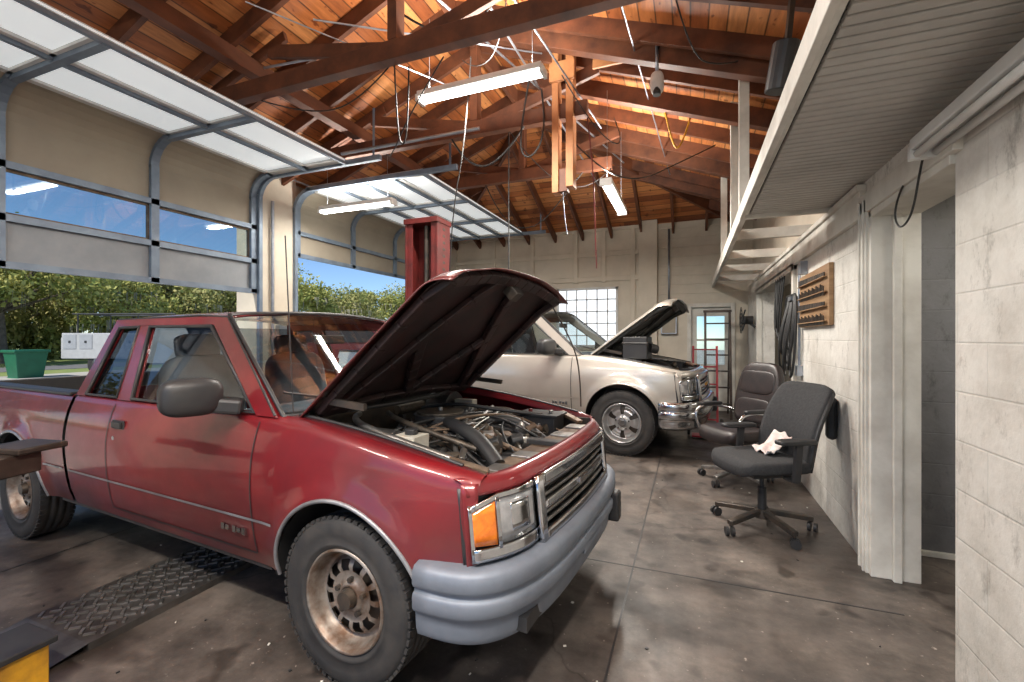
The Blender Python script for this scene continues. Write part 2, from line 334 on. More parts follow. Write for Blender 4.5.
# ------------------------------------------------------------ garage doors
def gdoor(name,y0,y1,zb,xin,nsec):
    R=empty(name); W_=y1-y0; xd=XL+.07
    zt=3.28; zh=3.58
    st=[y0+.04+(W_-.08)*i/ nsec for i in range(nsec+1)]
    fr=MB(); pn=MB(); gp=MB(); su=MB()
    def vs(z0,z1,kind):
        if kind=='win':
            fr.bb(xd-.02,xd+.02,y0,y1,z0,z0+.05,1); fr.bb(xd-.02,xd+.02,y0,y1,z1-.05,z1,1)
            for s_ in st: fr.bb(xd-.02,xd+.02,s_-.05,s_+.05,z0,z1,1)
            gp.bb(xd-.004,xd+.004,y0,y1,z0,z1)
        else:
            pn.bb(xd-.015,xd+.015,y0,y1,z0+.002,z1-.002,0 if kind=='steel' else 1)
    if zb<2.3:
        vs(zb,zb+.42,'steel'); vs(zb+.42,zb+.87,'win'); vs(zb+.87,zt,'beige'); hs=[zb+.42,zb+.87,zb+.02]
    else:
        vs(zb,zt,'beige'); hs=[zb+.02,zb+.35]
    for z in hs: su.bb(xd+.02,xd+.06,y0,y1,z-.03,z+.03)
    for s_ in st: su.bb(xd+.02,xd+.06,s_-.04,s_+.04,zb,zt)
    n=6
    for k in range(n):
        a0=pi/2*k/n; a1=pi/2*(k+1)/n; rr=zh-zt
        p0=(xd+rr*(1-math.cos(a0)),zt+rr*math.sin(a0)); p1=(xd+rr*(1-math.cos(a1)),zt+rr*math.sin(a1))
        pn.beam((p0[0],(y0+y1)/2,p0[1]),(p1[0],(y0+y1)/2,p1[1]),W_,.03,1,up=(-1,0,1))
        for s_ in st: su.beam((p0[0]+.03,s_,p0[1]-.03),(p1[0]+.03,s_,p1[1]-.03),.08,.04,0,up=(-1,0,1))
    xs=xd+zh-zt; m=max(1,round((xin-xs)/.55)); dxs=(xin-xs)/m
    for i in range(m):
        a=xs+i*dxs; b_=a+dxs
        fr.bb(a+.004,a+.07,y0,y1,zh-.03,zh+.02); fr.bb(b_-.07,b_-.008,y0,y1,zh-.03,zh+.02)
        for s_ in st: fr.bb(a,b_-.005,s_-.06,s_+.06,zh-.03,zh+.02)
        gp.bb(a,b_,y0,y1,zh-.006,zh+.006,1)
        su.bb(b_-.02,b_+.02,y0,y1,zh-.06,zh-.03)
    for s_ in st[1:-1]: su.bb(xs,xin,s_-.03,s_+.03,zh-.07,zh-.03)
    for yy in (y0-.03,y1+.03):
        su.bb(xd+.05,xd+.10,yy-.025,yy+.025,0.0,zt); su.bb(xs,xin+.5,yy-.025,yy+.025,zh-.06,zh)
        for k in range(n):
            a0=pi/2*k/n; a1=pi/2*(k+1)/n; rr=zh-zt
            su.beam((xd+.07+rr*(1-math.cos(a0)),yy,zt+rr*math.sin(a0)-.03),(xd+.07+rr*(1-math.cos(a1)),yy,zt+rr*math.sin(a1)-.03),.05,.05,0,up=(-1,0,1))
        su.beam((xin+.4,yy,zh),(xin+.4,yy,4.15),.03,.004)
    cyl('torsion_shaft',(xd+.1,y0-.1,zh+.12),(xd+.1,y1+.1,zh+.12),.014,m_galv,R,12)
    cyl('torsion_spring',(xd+.1,(y0+y1)/2-.9,zh+.12),(xd+.1,(y0+y1)/2+.5,zh+.12),.032,m_blackm,R,16)
    fr.build('section_frames',[m_dframe,m_rust],R); pn.build('panels',[m_doorsteel,m_beige2],R); su.build('struts_and_tracks',[m_bluegrey],R)
    gp.build('panes',[m_glass,m_paneglow],R)
gdoor('garage_door',D1[0],D1[1],2.02,-3.9,3)
gdoor('garage_door.001',D2[0],D2[1],2.62,-3.2,3)
# ------------------------------------------------------------ roof
XRg=-2.3; ZR=4.95; YH=6.5; XE=1.12
def zr(x): return ZR-.37*(x-XRg) if x>XRg else ZR-.384*(XRg-x)
def roofp(name,pts,mat,): return mesh(name,pts,[tuple(range(len(pts)))],mat,solid=.03)
zeR=zr(XE); zeL=zr(XL-.2)
roofp('ceiling_roof_right',[(XRg,YF,ZR),(XE,YF,zeR),(XE,YB+.2,zeR),(XRg,YH,ZR)],m_plankX)
roofp('ceiling_roof_left',[(XL-.2,YF,zeL),(XRg,YF,ZR),(XRg,YH,ZR),(XL-.2,YB+.2,zeL)],m_plankX)
roofp('ceiling_roof_hip',[(XL-.2,YB+.2,zeL),(XRg,YH,ZR),(XE,YB+.2,zeR)],m_plankY)
r=MB(); off=.10
y=YF+.1
while y<YB:
    tt=max(0,(y-YH)/(YB+.2-YH)); xt=XRg+(XE-XRg)*tt; xl=XRg+(XL-.2-XRg)*tt
    if tt<.93:
        r.beam((xt,y,zr(xt)-off),(XE,y,zr(XE)-off),.045,.16); r.beam((xl,y,zr(xl)-off),(XL-.1,y,zr(XL-.1)-off),.045,.16)
    y+=.61
x=-5.2
while x<1:
    tt=(x-XRg)/(XE-XRg) if x>XRg else (XRg-x)/(XRg-XL+.2)
    ys=YH+tt*(YB+.2-YH); zs=zr(x)
    r.beam((x,ys,zs-off),(x,YB,zr(XE)-off),.045,.16)
    x+=.61
r.beam((XRg,YH,ZR-.13),(XE,YB+.2,zeR-.13),.05,.2); r.beam((XRg,YH,ZR-.13),(XL-.2,YB+.2,zeL-.13),.05,.2)
r.beam((XRg,YF,ZR-.12),(XRg,YH,ZR-.12),.05,.22)
r.bb(-4.05,-3.93,YF,7.9,3.98,4.12)
r.build('roof_rafters',[m_raft])
tr=MB()
for yy,x1 in ((3.2,1.0),(4.72,-1.0),(6.3,-1.0),(.6,1.0)):
    tr.bb(XL,x1,yy-.05,yy+.05,3.74,3.90,0)
    tr.beam((XRg,yy,3.9),(XRg,yy,ZR-.2),.09,.12,0)
    tr.beam((XRg+.05,yy+.06,3.88),(-.9,yy+.06,zr(-.9)-.18),.05,.12,0); tr.beam((XRg-.05,yy+.06,3.88),(-3.8,yy+.06,zr(-3.8)-.18),.05,.12,0)
    tr.beam((-4.9,yy+.06,3.85),(-3.6,yy+.06,zr(-3.6)-.15),.04,.1,0)
for yy in (4.35,5.25,6.9,8.0): tr.beam((-1.9,yy,zr(-1.9)-.2),(XE,yy,zr(XE)-.2),.10,.18,0)
tr.beam((-1.9,4.35,4.6),(.2,4.35,4.02),.04,.14,1)
tr.bb(-1.36,-1.29,4.62,4.76,2.95,4.6,1); tr.bb(-1.21,-1.13,4.62,4.76,3.0,4.6,1); tr.bb(-1.38,-1.11,4.58,4.62,4.1,4.3,1); tr.bb(-1.29,-1.20,4.64,4.74,2.96,3.2,0)
tr.beam((-.9,4.5,4.15),(-.35,4.45,4.12),.03,.12,1)
tr.build('roof_trusses',[m_raft,m_raft2],bevel=.004)
cw=MB()
cw.cyl((-3.95,4.4,3.66),(-2.1,4.4,3.66),.02,8)
cw.cyl((-3.0,-1,4.3),(-1.0,7.5,4.25),.012,6); cw.cyl((-1.6,0,4.25),(-1.5,8,4.1),.012,6); cw.cyl((-.6,2,4.1),(-.3,7.6,4.0),.008,6)
cw.cyl((-2.9,2.9,4.05),(-1.4,4.4,4.3),.008,6); cw.cyl((-3.3,2.6,4.1),(-2.3,4.1,4.0),.006,6); cw.cyl((-4.0,3.3,4.1),(-2.4,3.3,3.98),.012,6); cw.cyl((-1.3,2.7,4.0),(-1.0,5.5,3.95),.01,6)
cw.build('conduit_pipes',[m_galv])
def cable(name,pts,r_=.006,mat=m_hose): tube(name,pts,r_,mat)
cable('hanging_cable',[(-1.95,3.9,4.1),(-1.9,3.7,3.2),(-2.0,3.6,2.5),(-2.02,3.6,1.8)])
cable('hanging_cable',[(-1.22,4.5,4.1),(-.9,4.6,3.5),(-.6,4.8,3.35),(-.8,5.2,3.9)])
cable('hanging_cable',[(-1.6,4.6,4.2),(-1.75,4.6,3.5),(-1.6,4.6,3.3),(-1.4,4.6,3.6),(-1.5,4.7,4.1)],.01)
cable('hanging_cable',[(-2.3,3.3,4.2),(-1.9,3.4,3.9),(-1.5,3.4,4.1),(-1.2,3.4,4.5)],.01)
cable('hanging_cable',[(-.3,5.2,4.1),(-.2,5.4,3.6),(-.1,5.4,3.5),(0,5.5,3.9)],.01,m_yel)
cable('hanging_cable',[(-.62,3.1,4.2),(-.62,3.15,3.6),(-.5,3.2,4.2)],.006,m_galv)
cable('hanging_cable',[(-2.0,5.0,4.0),(-2.02,5.05,3),(-2.0,5,1.5)],.008)
cable('hanging_cable',[(-1.9,3.3,3.75),(-2.3,3.4,3.4),(-2.8,3.8,3.2),(-3.2,4.3,3.5)],.006)
cable('hanging_cable',[(-1.4,4.7,3.8),(-1.0,4.9,3.3),(-.6,5.4,3.2),(-.1,6.0,3.6),(.3,6.4,3.9)],.008)
cable('hanging_cable',[(-2.6,4.7,3.75),(-2.4,4.7,3.4),(-2.0,4.7,3.35),(-1.7,4.7,3.75)],.012)
cable('hanging_cable',[(-2.35,3.25,3.74),(-2.36,3.3,3.2),(-2.3,3.3,3.05),(-2.25,3.3,3.2),(-2.24,3.3,3.74)],.007)
cable('hanging_cable',[(-.1,3.25,3.74),(.0,3.6,3.5),(.2,4.0,3.6),(.4,4.35,3.8)],.006)
cable('hanging_cable',[(-1.25,4.66,3.0),(-1.24,4.66,2.7),(-1.2,4.66,2.5)],.004,m_galv)
cable('hanging_cable',[(-2.9,6.3,3.75),(-2.6,6.3,3.1),(-2.1,6.3,3.0),(-1.7,6.3,3.4),(-1.4,6.3,3.75)],.008)
cable('hanging_cable',[(-1.02,4.7,3.9),(-.98,4.9,3.3),(-1.0,5.1,2.8),(-.98,5.1,2.2)],.007,m_liftred)
cable('hanging_cable',[(-3.9,3.25,3.74),(-3.3,3.3,3.5),(-2.7,3.3,3.55),(-2.3,3.3,3.9)],.006)
cable('hanging_cable',[(-1.3,3.25,4.2),(-1.5,3.6,3.9),(-1.9,3.9,3.95),(-2.2,4.2,4.3)],.005)
cable('hanging_cable',[(-1.9,4.75,3.75),(-1.6,5.2,3.3),(-1.2,5.8,3.3),(-1.0,6.3,3.75)],.006)
def fixture(name,p1,p2,on,top=None,power=0,w=.13):
    R=empty(name); p1=Vector(p1);p2=Vector(p2);d=(p2-p1).normalized(); sd=Vector((0,0,1)).cross(d)
    b=MB(); b.beam(p1+Vector((0,0,.045)),p2+Vector((0,0,.045)),w,.05); b.build('housing',[m_white],R,bevel=.006)
    b=MB()
    for s_ in(-1,1): b.cyl(p1+sd*s_*.032+d*.02,p2+sd*s_*.032-d*.02,.016,10)
    b.build('tubes',[m_tubeon if on else m_tubeoff],R,smooth=True)
    b=MB()
    for e in (p1,p2): b.box((.03 if abs(d.x)>.5 else w,w if abs(d.x)>.5 else .03,.06),e+Vector((0,0,.01)))
    b.build('end_caps',[m_white],R)
    if top:
        b=MB()
        for e in (p1+d*.1,p2-d*.1): b.cyl(e+Vector((0,0,.07)),(e.x,e.y,top),.003,6)
        b.build('chains',[m_galv],R)
    if power:
        for k,(dz,rx,pw) in enumerate(((-.03,0,power),(.11,pi,power*.75))):  # second area light is added, facing up, to brighten the roof
            L=D.lights.new('lamp','AREA'); L.shape='RECTANGLE'; L.size=(p2-p1).length*.95; L.size_y=.1; L.energy=pw; L.color=(1,.95,.87)
            o=D.objects.new('lamp_'+str(k),L); o.location=(p1+p2)/2+Vector((0,0,dz)); o.rotation_euler=(rx,0,math.atan2(d.y,d.x)); link(o,R)
fixture('added_fill_fluorescent',(-2.37,3.68,3.65),(-1.15,3.66,3.65),True,4.4,110)
fixture('added_fill_fluorescent',(-4.87,5.03,3.2),(-3.65,5.03,3.2),True,3.9,45)
fixture('added_fill_fluorescent',(-.87,5.05,3.12),(-.87,6.35,3.12),True,4.2,130)
fixture('added_fill_fluorescent',(-2.2,-.6,3.4),(-1.0,-.6,3.4),True,4.4,135)  # unseen fixture behind the camera, added to brighten the room
fixture('added_fill_fluorescent',(-4.2,-.6,3.4),(-3.0,-.6,3.4),True,4.1,90)  # also unseen behind the camera, added as fill
fixture('added_fill_fluorescent',(.1,.7,3.2),(.1,-.5,3.2),True,4.0,110)  # unseen fixture above the camera, added for fill light
fixture('added_fill_fluorescent',(.95,2.5,2.22),(.95,1.28,2.22),False,None,0,.11)
fixture('added_fill_fluorescent',(1.9,2.3,2.3),(1.9,3.3,2.3),True,None,10)
fixture('added_fill_fluorescent',(2.2,6.0,2.3),(2.2,7.2,2.3),True,None,12)
cable('power_cord',[(.95,2.5,2.24),(.98,2.62,2.2),(.98,2.7,2.0),(.98,2.85,1.96),(.99,2.95,2.08),(.99,2.8,2.22),(.99,2.55,2.28)],.005)
S=empty('wall_speaker'); b=MB(); b.cyl((.50,3.2,2.93),(.54,3.16,3.20),.075,20); b.build('body',[m_black],S,smooth=False,bevel=.006); b=MB(); b.beam((.54,3.18,3.1),(.60,3.2,3.75),.03,.03); b.build('bracket',[m_blackm],S)
S=empty('ceiling_camera'); pillow('housing',(.12,.12,.2),(-.28,4.3,3.72),m_white,S,e=.7); cyl('lens',(-.28,4.28,3.6),(-.28,4.28,3.66),.035,m_black,S); cyl('stem',(-.28,4.3,3.8),(-.28,4.3,4.1),.015,m_galv,S)
# ------------------------------------------------------------ pickup truck
def lerp(tab,x):
    if x<=tab[0][0]: return tab[0][1]
    for (a,b),(c,d) in zip(tab,tab[1:]):
        if x<=c:
            t=(x-a)/(c-a); return b+(d-b)*t
    return tab[-1][1]
TAB=[(.30,.755),(.36,.785),(.42,.806),(.48,.820),(.55,.831),(.62,.839),(.68,.844),(.74,.846),(.80,.845),(.86,.839),(.92,.829),(.98,.813),(1.03,.794),(1.08,.768)]
WX=(0,-3.12); AR=.405; AZ=.36
def hw(x,z):
    y=lerp(TAB,z)
    for w_ in WX:
        rr=math.hypot(x-w_,z-AZ); y+=.024*math.exp(-((rr-AR)/.06)**2)
    if x>.15: y-=.075*((x-.15)/.45)**2
    return y
def zlow(x):
    for w_ in WX:
        dx=abs(x-w_)
        if dx<AR: return max(.36,AZ+math.sqrt(AR*AR-dx*dx))
    return .36
def ztop(x):
    if x>-.45: return 1.055-.150*max(0,(x+.45)/1.05)**1.5
    return 1.06
def fx(y):
    a=abs(y); return .735-.055*(y/.8)**2-.090*max(0,(a-.55)/.24)**2
def pickup(name,loc,yaw,s,P):
    R=empty(name,loc,(0,0,yaw),None,s)
    body=P['body']
    def side(nm,xa,xb,rail):
        xs=[xa+(xb-xa)*i/60 for i in range(61)]
        for w_ in WX:
            for k in range(41):
                x=w_+AR*math.cos(pi*k/40)
                if min(xa,xb)<x<max(xa,xb): xs.append(x)
        xs=sorted(set(round(x,4) for x in xs)); nr=18
        for sg in(-1,1):
            v=[];f=[]
            for x in xs:
                zl=zlow(x); zt=ztop(x)-.045
                for jn in range(nr+1):
                    z=zl+(zt-zl)*jn/nr; v.append((x,sg*hw(x,z),z))
                h=hw(x,zt)
                inn=.70 if x>-.45 else .74
                for dy,z in((-.006,ztop(x)-.026),(-.020,ztop(x)-.010),(-.038,ztop(x)-.001),(-.055,ztop(x)+.002)): v.append((x,sg*(h+dy),z))
                v.append((x,sg*min(inn,h-.06),ztop(x)+.003)); v.append((x,sg*min(inn,h-.06),ztop(x)-.04))
            n=nr+7
            for i in range(len(xs)-1):
                for k in range(n-1): f.append((i*n+k,(i+1)*n+k,(i+1)*n+k+1,i*n+k+1) if sg<0 else (i*n+k,i*n+k+1,(i+1)*n+k+1,(i+1)*n+k))
            mesh(nm,v,f,body,R,smooth=True)
    side('cab_side',.60,-2.38,False); side('bed_side',-2.42,-4.30,True)
    def ribbon(nm,pts,wd,off,mat):
        for sg in(-1,1):
            v=[];f=[]
            for i,(x,z) in enumerate(pts):
                a=pts[max(0,i-1)];b=pts[min(len(pts)-1,i+1)]; dx,dz=b[0]-a[0],b[1]-a[1]; L=math.hypot(dx,dz) or 1; nx,nz=-dz/L,dx/L
                for q in(-.5,.5):
                    X=x+nx*wd*q; Z=z+nz*wd*q; v.append((X,sg*(hw(X,Z)+off),Z))
            for i in range(len(pts)-1): f.append((2*i,2*i+1,2*i+3,2*i+2))
            mesh(nm,v,f,mat,R,smooth=True)
    lin=lambda a,b,n=14:[(a[0]+(b[0]-a[0])*i/n,a[1]+(b[1]-a[1])*i/n) for i in range(n+1)]
    ribbon('door_seam_front',lin((-.56,1.03),(-.56,.42)),.008,.003,m_black); ribbon('door_seam_rear',lin((-1.87,1.03),(-1.87,.42)),.008,.003,m_black)
    ribbon('door_seam_bottom',lin((-.56,.42),(-1.87,.42)),.008,.003,m_black)
    ribbon('side_moulding',lin((-.42,.585),(-2.36,.585),30),.012,.005,P['trim']); ribbon('side_moulding_bed',lin((-2.44,.585),(-2.70,.585),8),.012,.005,P['trim'])
    for w_ in WX:
        for sg in(-1,1):
            pts=[(w_+AR*math.cos(a),sg*(hw(w_+AR*math.cos(a),AZ+AR*math.sin(a))+.001),AZ+AR*math.sin(a)) for a in [pi*k/30 for k in range(31)]]
            tube('wheel_arch_lip',pts,.009,P['lip'],R)
            def wl(u,v_,w_=w_,sg=sg):
                a=pi*u; return (w_+AR*math.cos(a),sg*(.83-.42*v_),AZ+AR*math.sin(a))
            grid('wheel_well',wl,24,2,m_black,R)
            v=[(w_+AR*math.cos(pi*k/24),sg*.42,AZ+AR*math.sin(pi*k/24)) for k in range(25)]; mesh('wheel_well_inner',v,[tuple(range(25))],m_black,R)
    b=MB(); b.bb(-4.2,.5,-.42,.42,.30,.42); b.bb(-2.6,-.5,-.78,.78,.34,.40); b.bb(-2.42,-.44,-.76,.76,.40,.44); b.cyl((0,-.6,.33),(0,.6,.33),.04); b.cyl((-3.12,-.7,.34),(-3.12,.7,.34),.05)
    b.build('chassis',[m_black],R)
    Rt=.345
    tp=[(.205,-.085),(.225,-.100),(.235,-.104),(.238,-.100),(.27,-.110),(.315,-.106),(.338,-.090),(.345,-.07),(.345,-.045),(.338,-.043),(.338,-.035),(.345,-.033),(.345,-.004),(.338,-.002),(.338,.006),(.345,.008),(.345,.04),(.338,.042),(.338,.05),(.345,.052),(.345,.075),(.335,.095),(.30,.11),(.22,.10),(.205,.085)]
    rp=[(.212,-.088),(.206,-.100),(.199,-.094),(.192,-.060),(.182,-.028),(.170,-.016),(.160,-.022),(.150,-.040),(.125,-.052),(.105,-.048),(.085,-.040),(.065,-.048),(.055,-.062),(.045,-.062),(.040,-.045),(.001,-.040)]
    for w_ in WX:
        for sg in(-1,1):
            Wh=empty('wheel',(w_,sg*.735,Rt),(0,0,0 if sg<0 else pi),R)
            lathe('tyre',tp,72,m_rub,Wh)
            nh=P['holes']
            lathe('rim',rp,nh*6,P['rim'],Wh,skip=lambda i,k,nh=nh:(k in P['hk'] and (i%6) in P['hi']))
            lathe('brake_disc',[(.20,-.0),(.19,-.01),(.001,-.01)],32,m_blackm,Wh)
            b=MB()
            for k in range(5):
                a=2*pi*k/5+.3; b.cyl((.072*math.cos(a),-.040,.072*math.sin(a)),(.072*math.cos(a),-.064,.072*math.sin(a)),.011,6)
            b.cyl((0,-.04,0),(0,-.090,0),.045,20,0,.036); b.build('hub_and_lugs',[P['hub']],Wh)
            b=MB()
            for k in range(60):
                a=2*pi*k/60
                for yy in(-.082,.083): b.box((.012,.03,.022),(.340*math.cos(a),yy,.340*math.sin(a)),(0,-a,0))
            b.build('tread_blocks',[m_rub],Wh)
    gy=lambda z:.775-.135*(z-1.05)/.45
    def pane(nm,pts,mat,off=0,sol=0):
        for sg in(-1,1):
            v=[(x,sg*(gy(z)+off),z) for x,z in pts]; mesh(nm,v,[tuple(range(len(pts)))],mat,R,solid=sol)
    pane('a_pillar',[(-.46,1.05),(-.60,1.05),(-1.15,1.49),(-1.06,1.535)],body,0,.03)
    pane('roof_rail',[(-1.06,1.535),(-1.15,1.49),(-2.15,1.49),(-2.21,1.535)],body,0,.03)
    pane('b_pillar',[(-1.72,1.05),(-1.88,1.05),(-1.90,1.495),(-1.79,1.495)],body,0,.03)
    pane('c_pillar',[(-2.27,1.05),(-2.385,1.05),(-2.21,1.535),(-2.14,1.49)],body,0,.03)
    pane('door_glass',[(-.60,1.05),(-1.72,1.05),(-1.79,1.495),(-1.15,1.49)],m_glass,-.012)
    pane('quarter_glass',[(-1.88,1.05),(-2.27,1.05),(-2.14,1.49),(-1.90,1.495)],m_glassdk,-.008)
    for sg in(-1,1):
        for nm,pl in(('door_window_seal',[(-.62,1.065),(-1.72,1.065),(-1.79,1.49),(-1.17,1.485)]),('quarter_window_seal',[(-1.88,1.065),(-2.26,1.065),(-2.145,1.485),(-1.91,1.49)])):
            tube(nm,[(x,sg*(gy(z)+.012),z) for x,z in pl],.012,m_black,R,True,False)
        tube('drip_rail',[(-.47,sg*(gy(1.05)+.01),1.06),(-1.05,sg*(gy(1.535)+.012),1.535),(-1.3,sg*(gy(1.545)+.012),1.548),(-2.2,sg*(gy(1.54)+.012),1.54)],.006,m_black,R,smooth=False)
    def roof(u,v):
        x=-1.04-1.20*u; y=-1+2*v; xx=x+(.07*(1-y*y) if u<.3 else 0)*(1-u/.3 if u<.3 else 0)
        return (xx,y*.642,1.530+.060*(1-abs(y)**3.2)*(1-.35*abs(2*u-1)**4))
    grid('roof',roof,24,24,body,R,solid=.012)
    def ws(u,v):
        y=-1+2*v; xb=-.45+.16*(1-y*y); xt=-1.05+.07*(1-y*y)
        return (xb+(xt-xb)*u,y*(.755+(.63-.755)*u),1.05+(1.545+.03*(1-y*y)-1.05)*u)
    grid('windshield',ws,6,20,m_glass,R)
    tube('windshield_seal',[ws(0,i/12) for i in range(13)]+[ws(1,1-i/12) for i in range(13)],.013,m_black,R,True,False)
    grid('rear_glass',lambda u,v:(-2.36+.15*u,(-1+2*v)*(.72-.1*u),1.08+.42*u),2,2,m_glassdk,R)
    bb('cab_rear_wall',-2.40,-2.36,-.77,.77,.42,1.08,body,R)
    grid('cowl_panel',lambda u,v:(-.40-.10*u+.15*(1-(2*v-1)**2)*u*.9,(2*v-1)*.74,1.05+.01*u),4,16,m_black,R,solid=.01)
    for k in(-.30,.25): tube('wiper',[(-.36,k,1.08),(-.42,k-.25,1.12),(-.50,k-.42,1.16)],.006,m_black,R)
    b=MB(); b.bb(-.90,-.48,-.72,.72,.80,1.05); b.build('dashboard',[m_int],R,bevel=.04)
    for k in(-.36,.36):
        pillow('seat_cushion',(.50,.50,.20),(-1.45,k,.68),m_int,R); pillow('seat_back',(.16,.50,.62),(-1.74,k,1.0),m_int,R,(0,-.2,0)); pillow('headrest',(.10,.27,.17),(-1.83,k,1.36),m_int,R,(0,-.2,0))
    b=MB()
    for k in range(20):
        a0=2*pi*k/20;a1=2*pi*(k+1)/20; q=lambda a:(-1.06-.08*math.sin(a),.36+.18*math.cos(a),1.06+.17*math.sin(a)); b.cyl(q(a0),q(a1),.014,8)
    b.cyl((-.85,.36,.95),(-1.06,.36,1.06),.03,10); b.beam((-1.06,.19,1.06),(-1.06,.53,1.06),.04,.03); b.build('steering_wheel',[m_black],R)
    bb('rear_view_mirror',-1.0,-.98,-.12,.12,1.38,1.44,m_black,R,.008)
    for sg in(-1,1):
        pillow('side_mirror',(.14,.25,.175),(-.80,sg*.965,1.15),m_black,R,(0,0,sg*.30),e=.6)
        b=MB(); b.beam((-.70,sg*.785,1.09),(-.80,sg*.90,1.11),.12,.07); b.build('mirror_arm',[m_black],R,bevel=.015)
        b=MB(); b.box((.10,.025,.035),(-1.76,sg*(hw(-1.76,.92)+.006),.92)); b.box((.13,.006,.05),(-1.76,sg*(hw(-1.76,.92)+.002),.92)); b.build('door_handle',[m_black],R,bevel=.006)
        b=MB(); b.cyl((-1.80,sg*.835,.84),(-1.80,sg*.842,.84),.013,12)
        for q,hh in((-.62,.03),(-.655,.022),(-.69,.03),(-.74,.022),(-.775,.03)): b.bb(q-.012,q+.012,min(sg*.830,sg*.840),max(sg*.830,sg*.840),.52-hh/2,.52+hh/2)
        b.build('badge_and_lock',[m_chrome],R)
    b=MB(); b.bb(-4.30,-2.42,-.74,.74,.55,.60); b.bb(-2.46,-2.42,-.76,.76,.45,1.04); b.bb(-4.34,-4.29,-.76,.76,.48,1.05)
    b.bb(-4.3,-2.45,-.745,-.72,.6,1.03);b.bb(-4.3,-2.45,.72,.745,.6,1.03); b.build('bed_tub',[m_black],R,bevel=.006)
    for sg in(-1,1): bb('bed_rail_cap',-4.3,-2.44,min(sg*.70,sg*.80),max(sg*.70,sg*.80),1.045,1.068,m_black,R,.008)
    b=MB(); b.bb(-4.48,-4.36,-.82,.82,.44,.62); b.build('rear_bumper',[m_chrome],R,bevel=.02)
    for sg in(-1,1): bb('tail_light',-4.345,-4.27,min(sg*.76,sg*.85),max(sg*.76,sg*.85),.72,.95,m_reddk,R,.01)
    # ---------- front
    def fg(nm,y0,y1,z0,z1,off,mat,sol=.006,rake=.10,zf=None):
        def q(u,v):
            y=y0+(y1-y0)*u; a=z0;b_=z1
            if zf: a,b_=zf(u)
            z=a+(b_-a)*v; return (fx(y)+off-rake*(z-.62),y,z)
        return grid(nm,q,14,4,mat,R,solid=sol)
    fg('fascia_backing',-.79,.79,.58,.87,-.04,m_black)
    def hdr(u,v):
        y=-.79+1.58*u; return (fx(y)-.024-.045*v*v-.012*v,y,.845+.058*math.sin(v*pi/2))
    grid('header_panel',hdr,30,6,body,R,solid=.004)
    g0,g1=.60,.862
    fg('grille_frame_top',-.50,.50,g1-.048,g1,.022,m_chrome,.03); fg('grille_frame_bottom',-.50,.50,g0,g0+.036,.022,m_chrome,.03)
    for sg in(-1,1):
        fg('grille_frame_side',sg*.50,sg*.460,g0,g1,.022,m_chrome,.03)
        fg('headlight',sg*.51,sg*.70,.665,.825,.002,m_lamp,.02); fg('corner_lamp',sg*.713,sg*.785,.66,.825,.004,m_amber,.02,zf=lambda u:(.665+.008*u,.825-.035*u))
        fg('lamp_trim_top',sg*.50,sg*.790,.825,.850,.010,m_chrome,.014,zf=lambda u:(.828-.035*max(0,u-.7)/.3,.848-.035*max(0,u-.7)/.3)); fg('lamp_trim_bottom',sg*.50,sg*.790,.615,.66,.010,m_chrome,.014)
        fg('lamp_divider',sg*.700,sg*.712,.65,.835,.010,m_chrome,.014); fg('lamp_trim_outer',sg*.785,sg*.795,.615,.815,.006,m_chrome,.014)
        fg('headlight_bowl',sg*.555,sg*.655,.695,.80,.012,m_chrome,.004)
        grid('fender_nose',lambda u,v,sg=sg:(.598+(fx(.79)-.614-.10*(v*.3))*u,sg*(hw(.60,.56+.34*v)+(.797-hw(.60,.56+.34*v))*u),.56+.33*v),4,8,body,R,solid=.004)
    for k in range(5):
        z=g0+.052+k*.036; fg('grille_bar',-.460,.460,z,z+.010,.006,P['bar'],.02)
    fg('grille_mid_bar',-.460,.460,.715,.745,.012,P['mid'],.03)
    bb('grille_emblem',.745,.762,-.06,.06,.715,.745,P['emb'],R,.004)
    def bump_part(nm,prof,mat):
        n=48
        def f(u,v):
            th=pi*(.001+.998*u); e=2/3.5; c=math.cos(th); s_=math.sin(th)
            y=.86*(abs(c)**e)*(1 if c>0 else -1); x=.37+.43*(abs(s_)**e)
            k=v*(len(prof)-1); i=min(int(k),len(prof)-2); fr_=k-i
            o=prof[i][0]+(prof[i+1][0]-prof[i][0])*fr_; z=prof[i][1]+(prof[i+1][1]-prof[i][1])*fr_
            return (.37+(x-.37)*(1+o/.43),y*(1+o/.9),z)
        grid(nm,f,n,(len(prof)-1)*2,mat,R,solid=.008)
    bump_part('front_bumper',[(-.12,.590),(-.03,.597),(-.004,.592),(.008,.578),(.010,.535),(.004,.522),(-.006,.516),(-.006,.500),(.006,.494),(.010,.482),(.008,.445),(.0,.432),(-.012,.424),(-.018,.36),(-.026,.335),(-.05,.318),(-.12,.31)],P['bumper'])
    bb('bumper_guard',.765,.835,.42,.50,.36,.53,m_black,R,.015)
    bb('licence_plate',.798,.812,-.15,.15,.42,.50,m_bump,R,.004)
    b=MB()
    for yy in(-.60,.60): b.bb(.68,.755,yy-.08,yy+.08,.345,.40)
    b.build('valance_slots',[m_black],R)
    # ---------- engine bay
    b=MB(); b.bb(-.47,-.44,-.72,.72,.42,1.05); b.bb(-.45,.58,-.71,-.69,.70,.90);b.bb(-.45,.58,.69,.71,.70,.90); b.bb(-.45,.58,-.70,-.45,.74,.78); b.bb(-.45,.58,.45,.70,.74,.78); b.bb(.53,.58,-.70,.70,.50,.845); b.bb(-.45,.55,-.46,.46,.42,.45)
    b.build('engine_bay',[m_blackm],R,bevel=.004)
    E=MB()
    E.bb(.46,.52,-.36,.36,.48,.84,1); E.bb(.49,.66,-.62,.62,.845,.87,6); E.bb(.36,.46,-.30,.30,.50,.83,0)
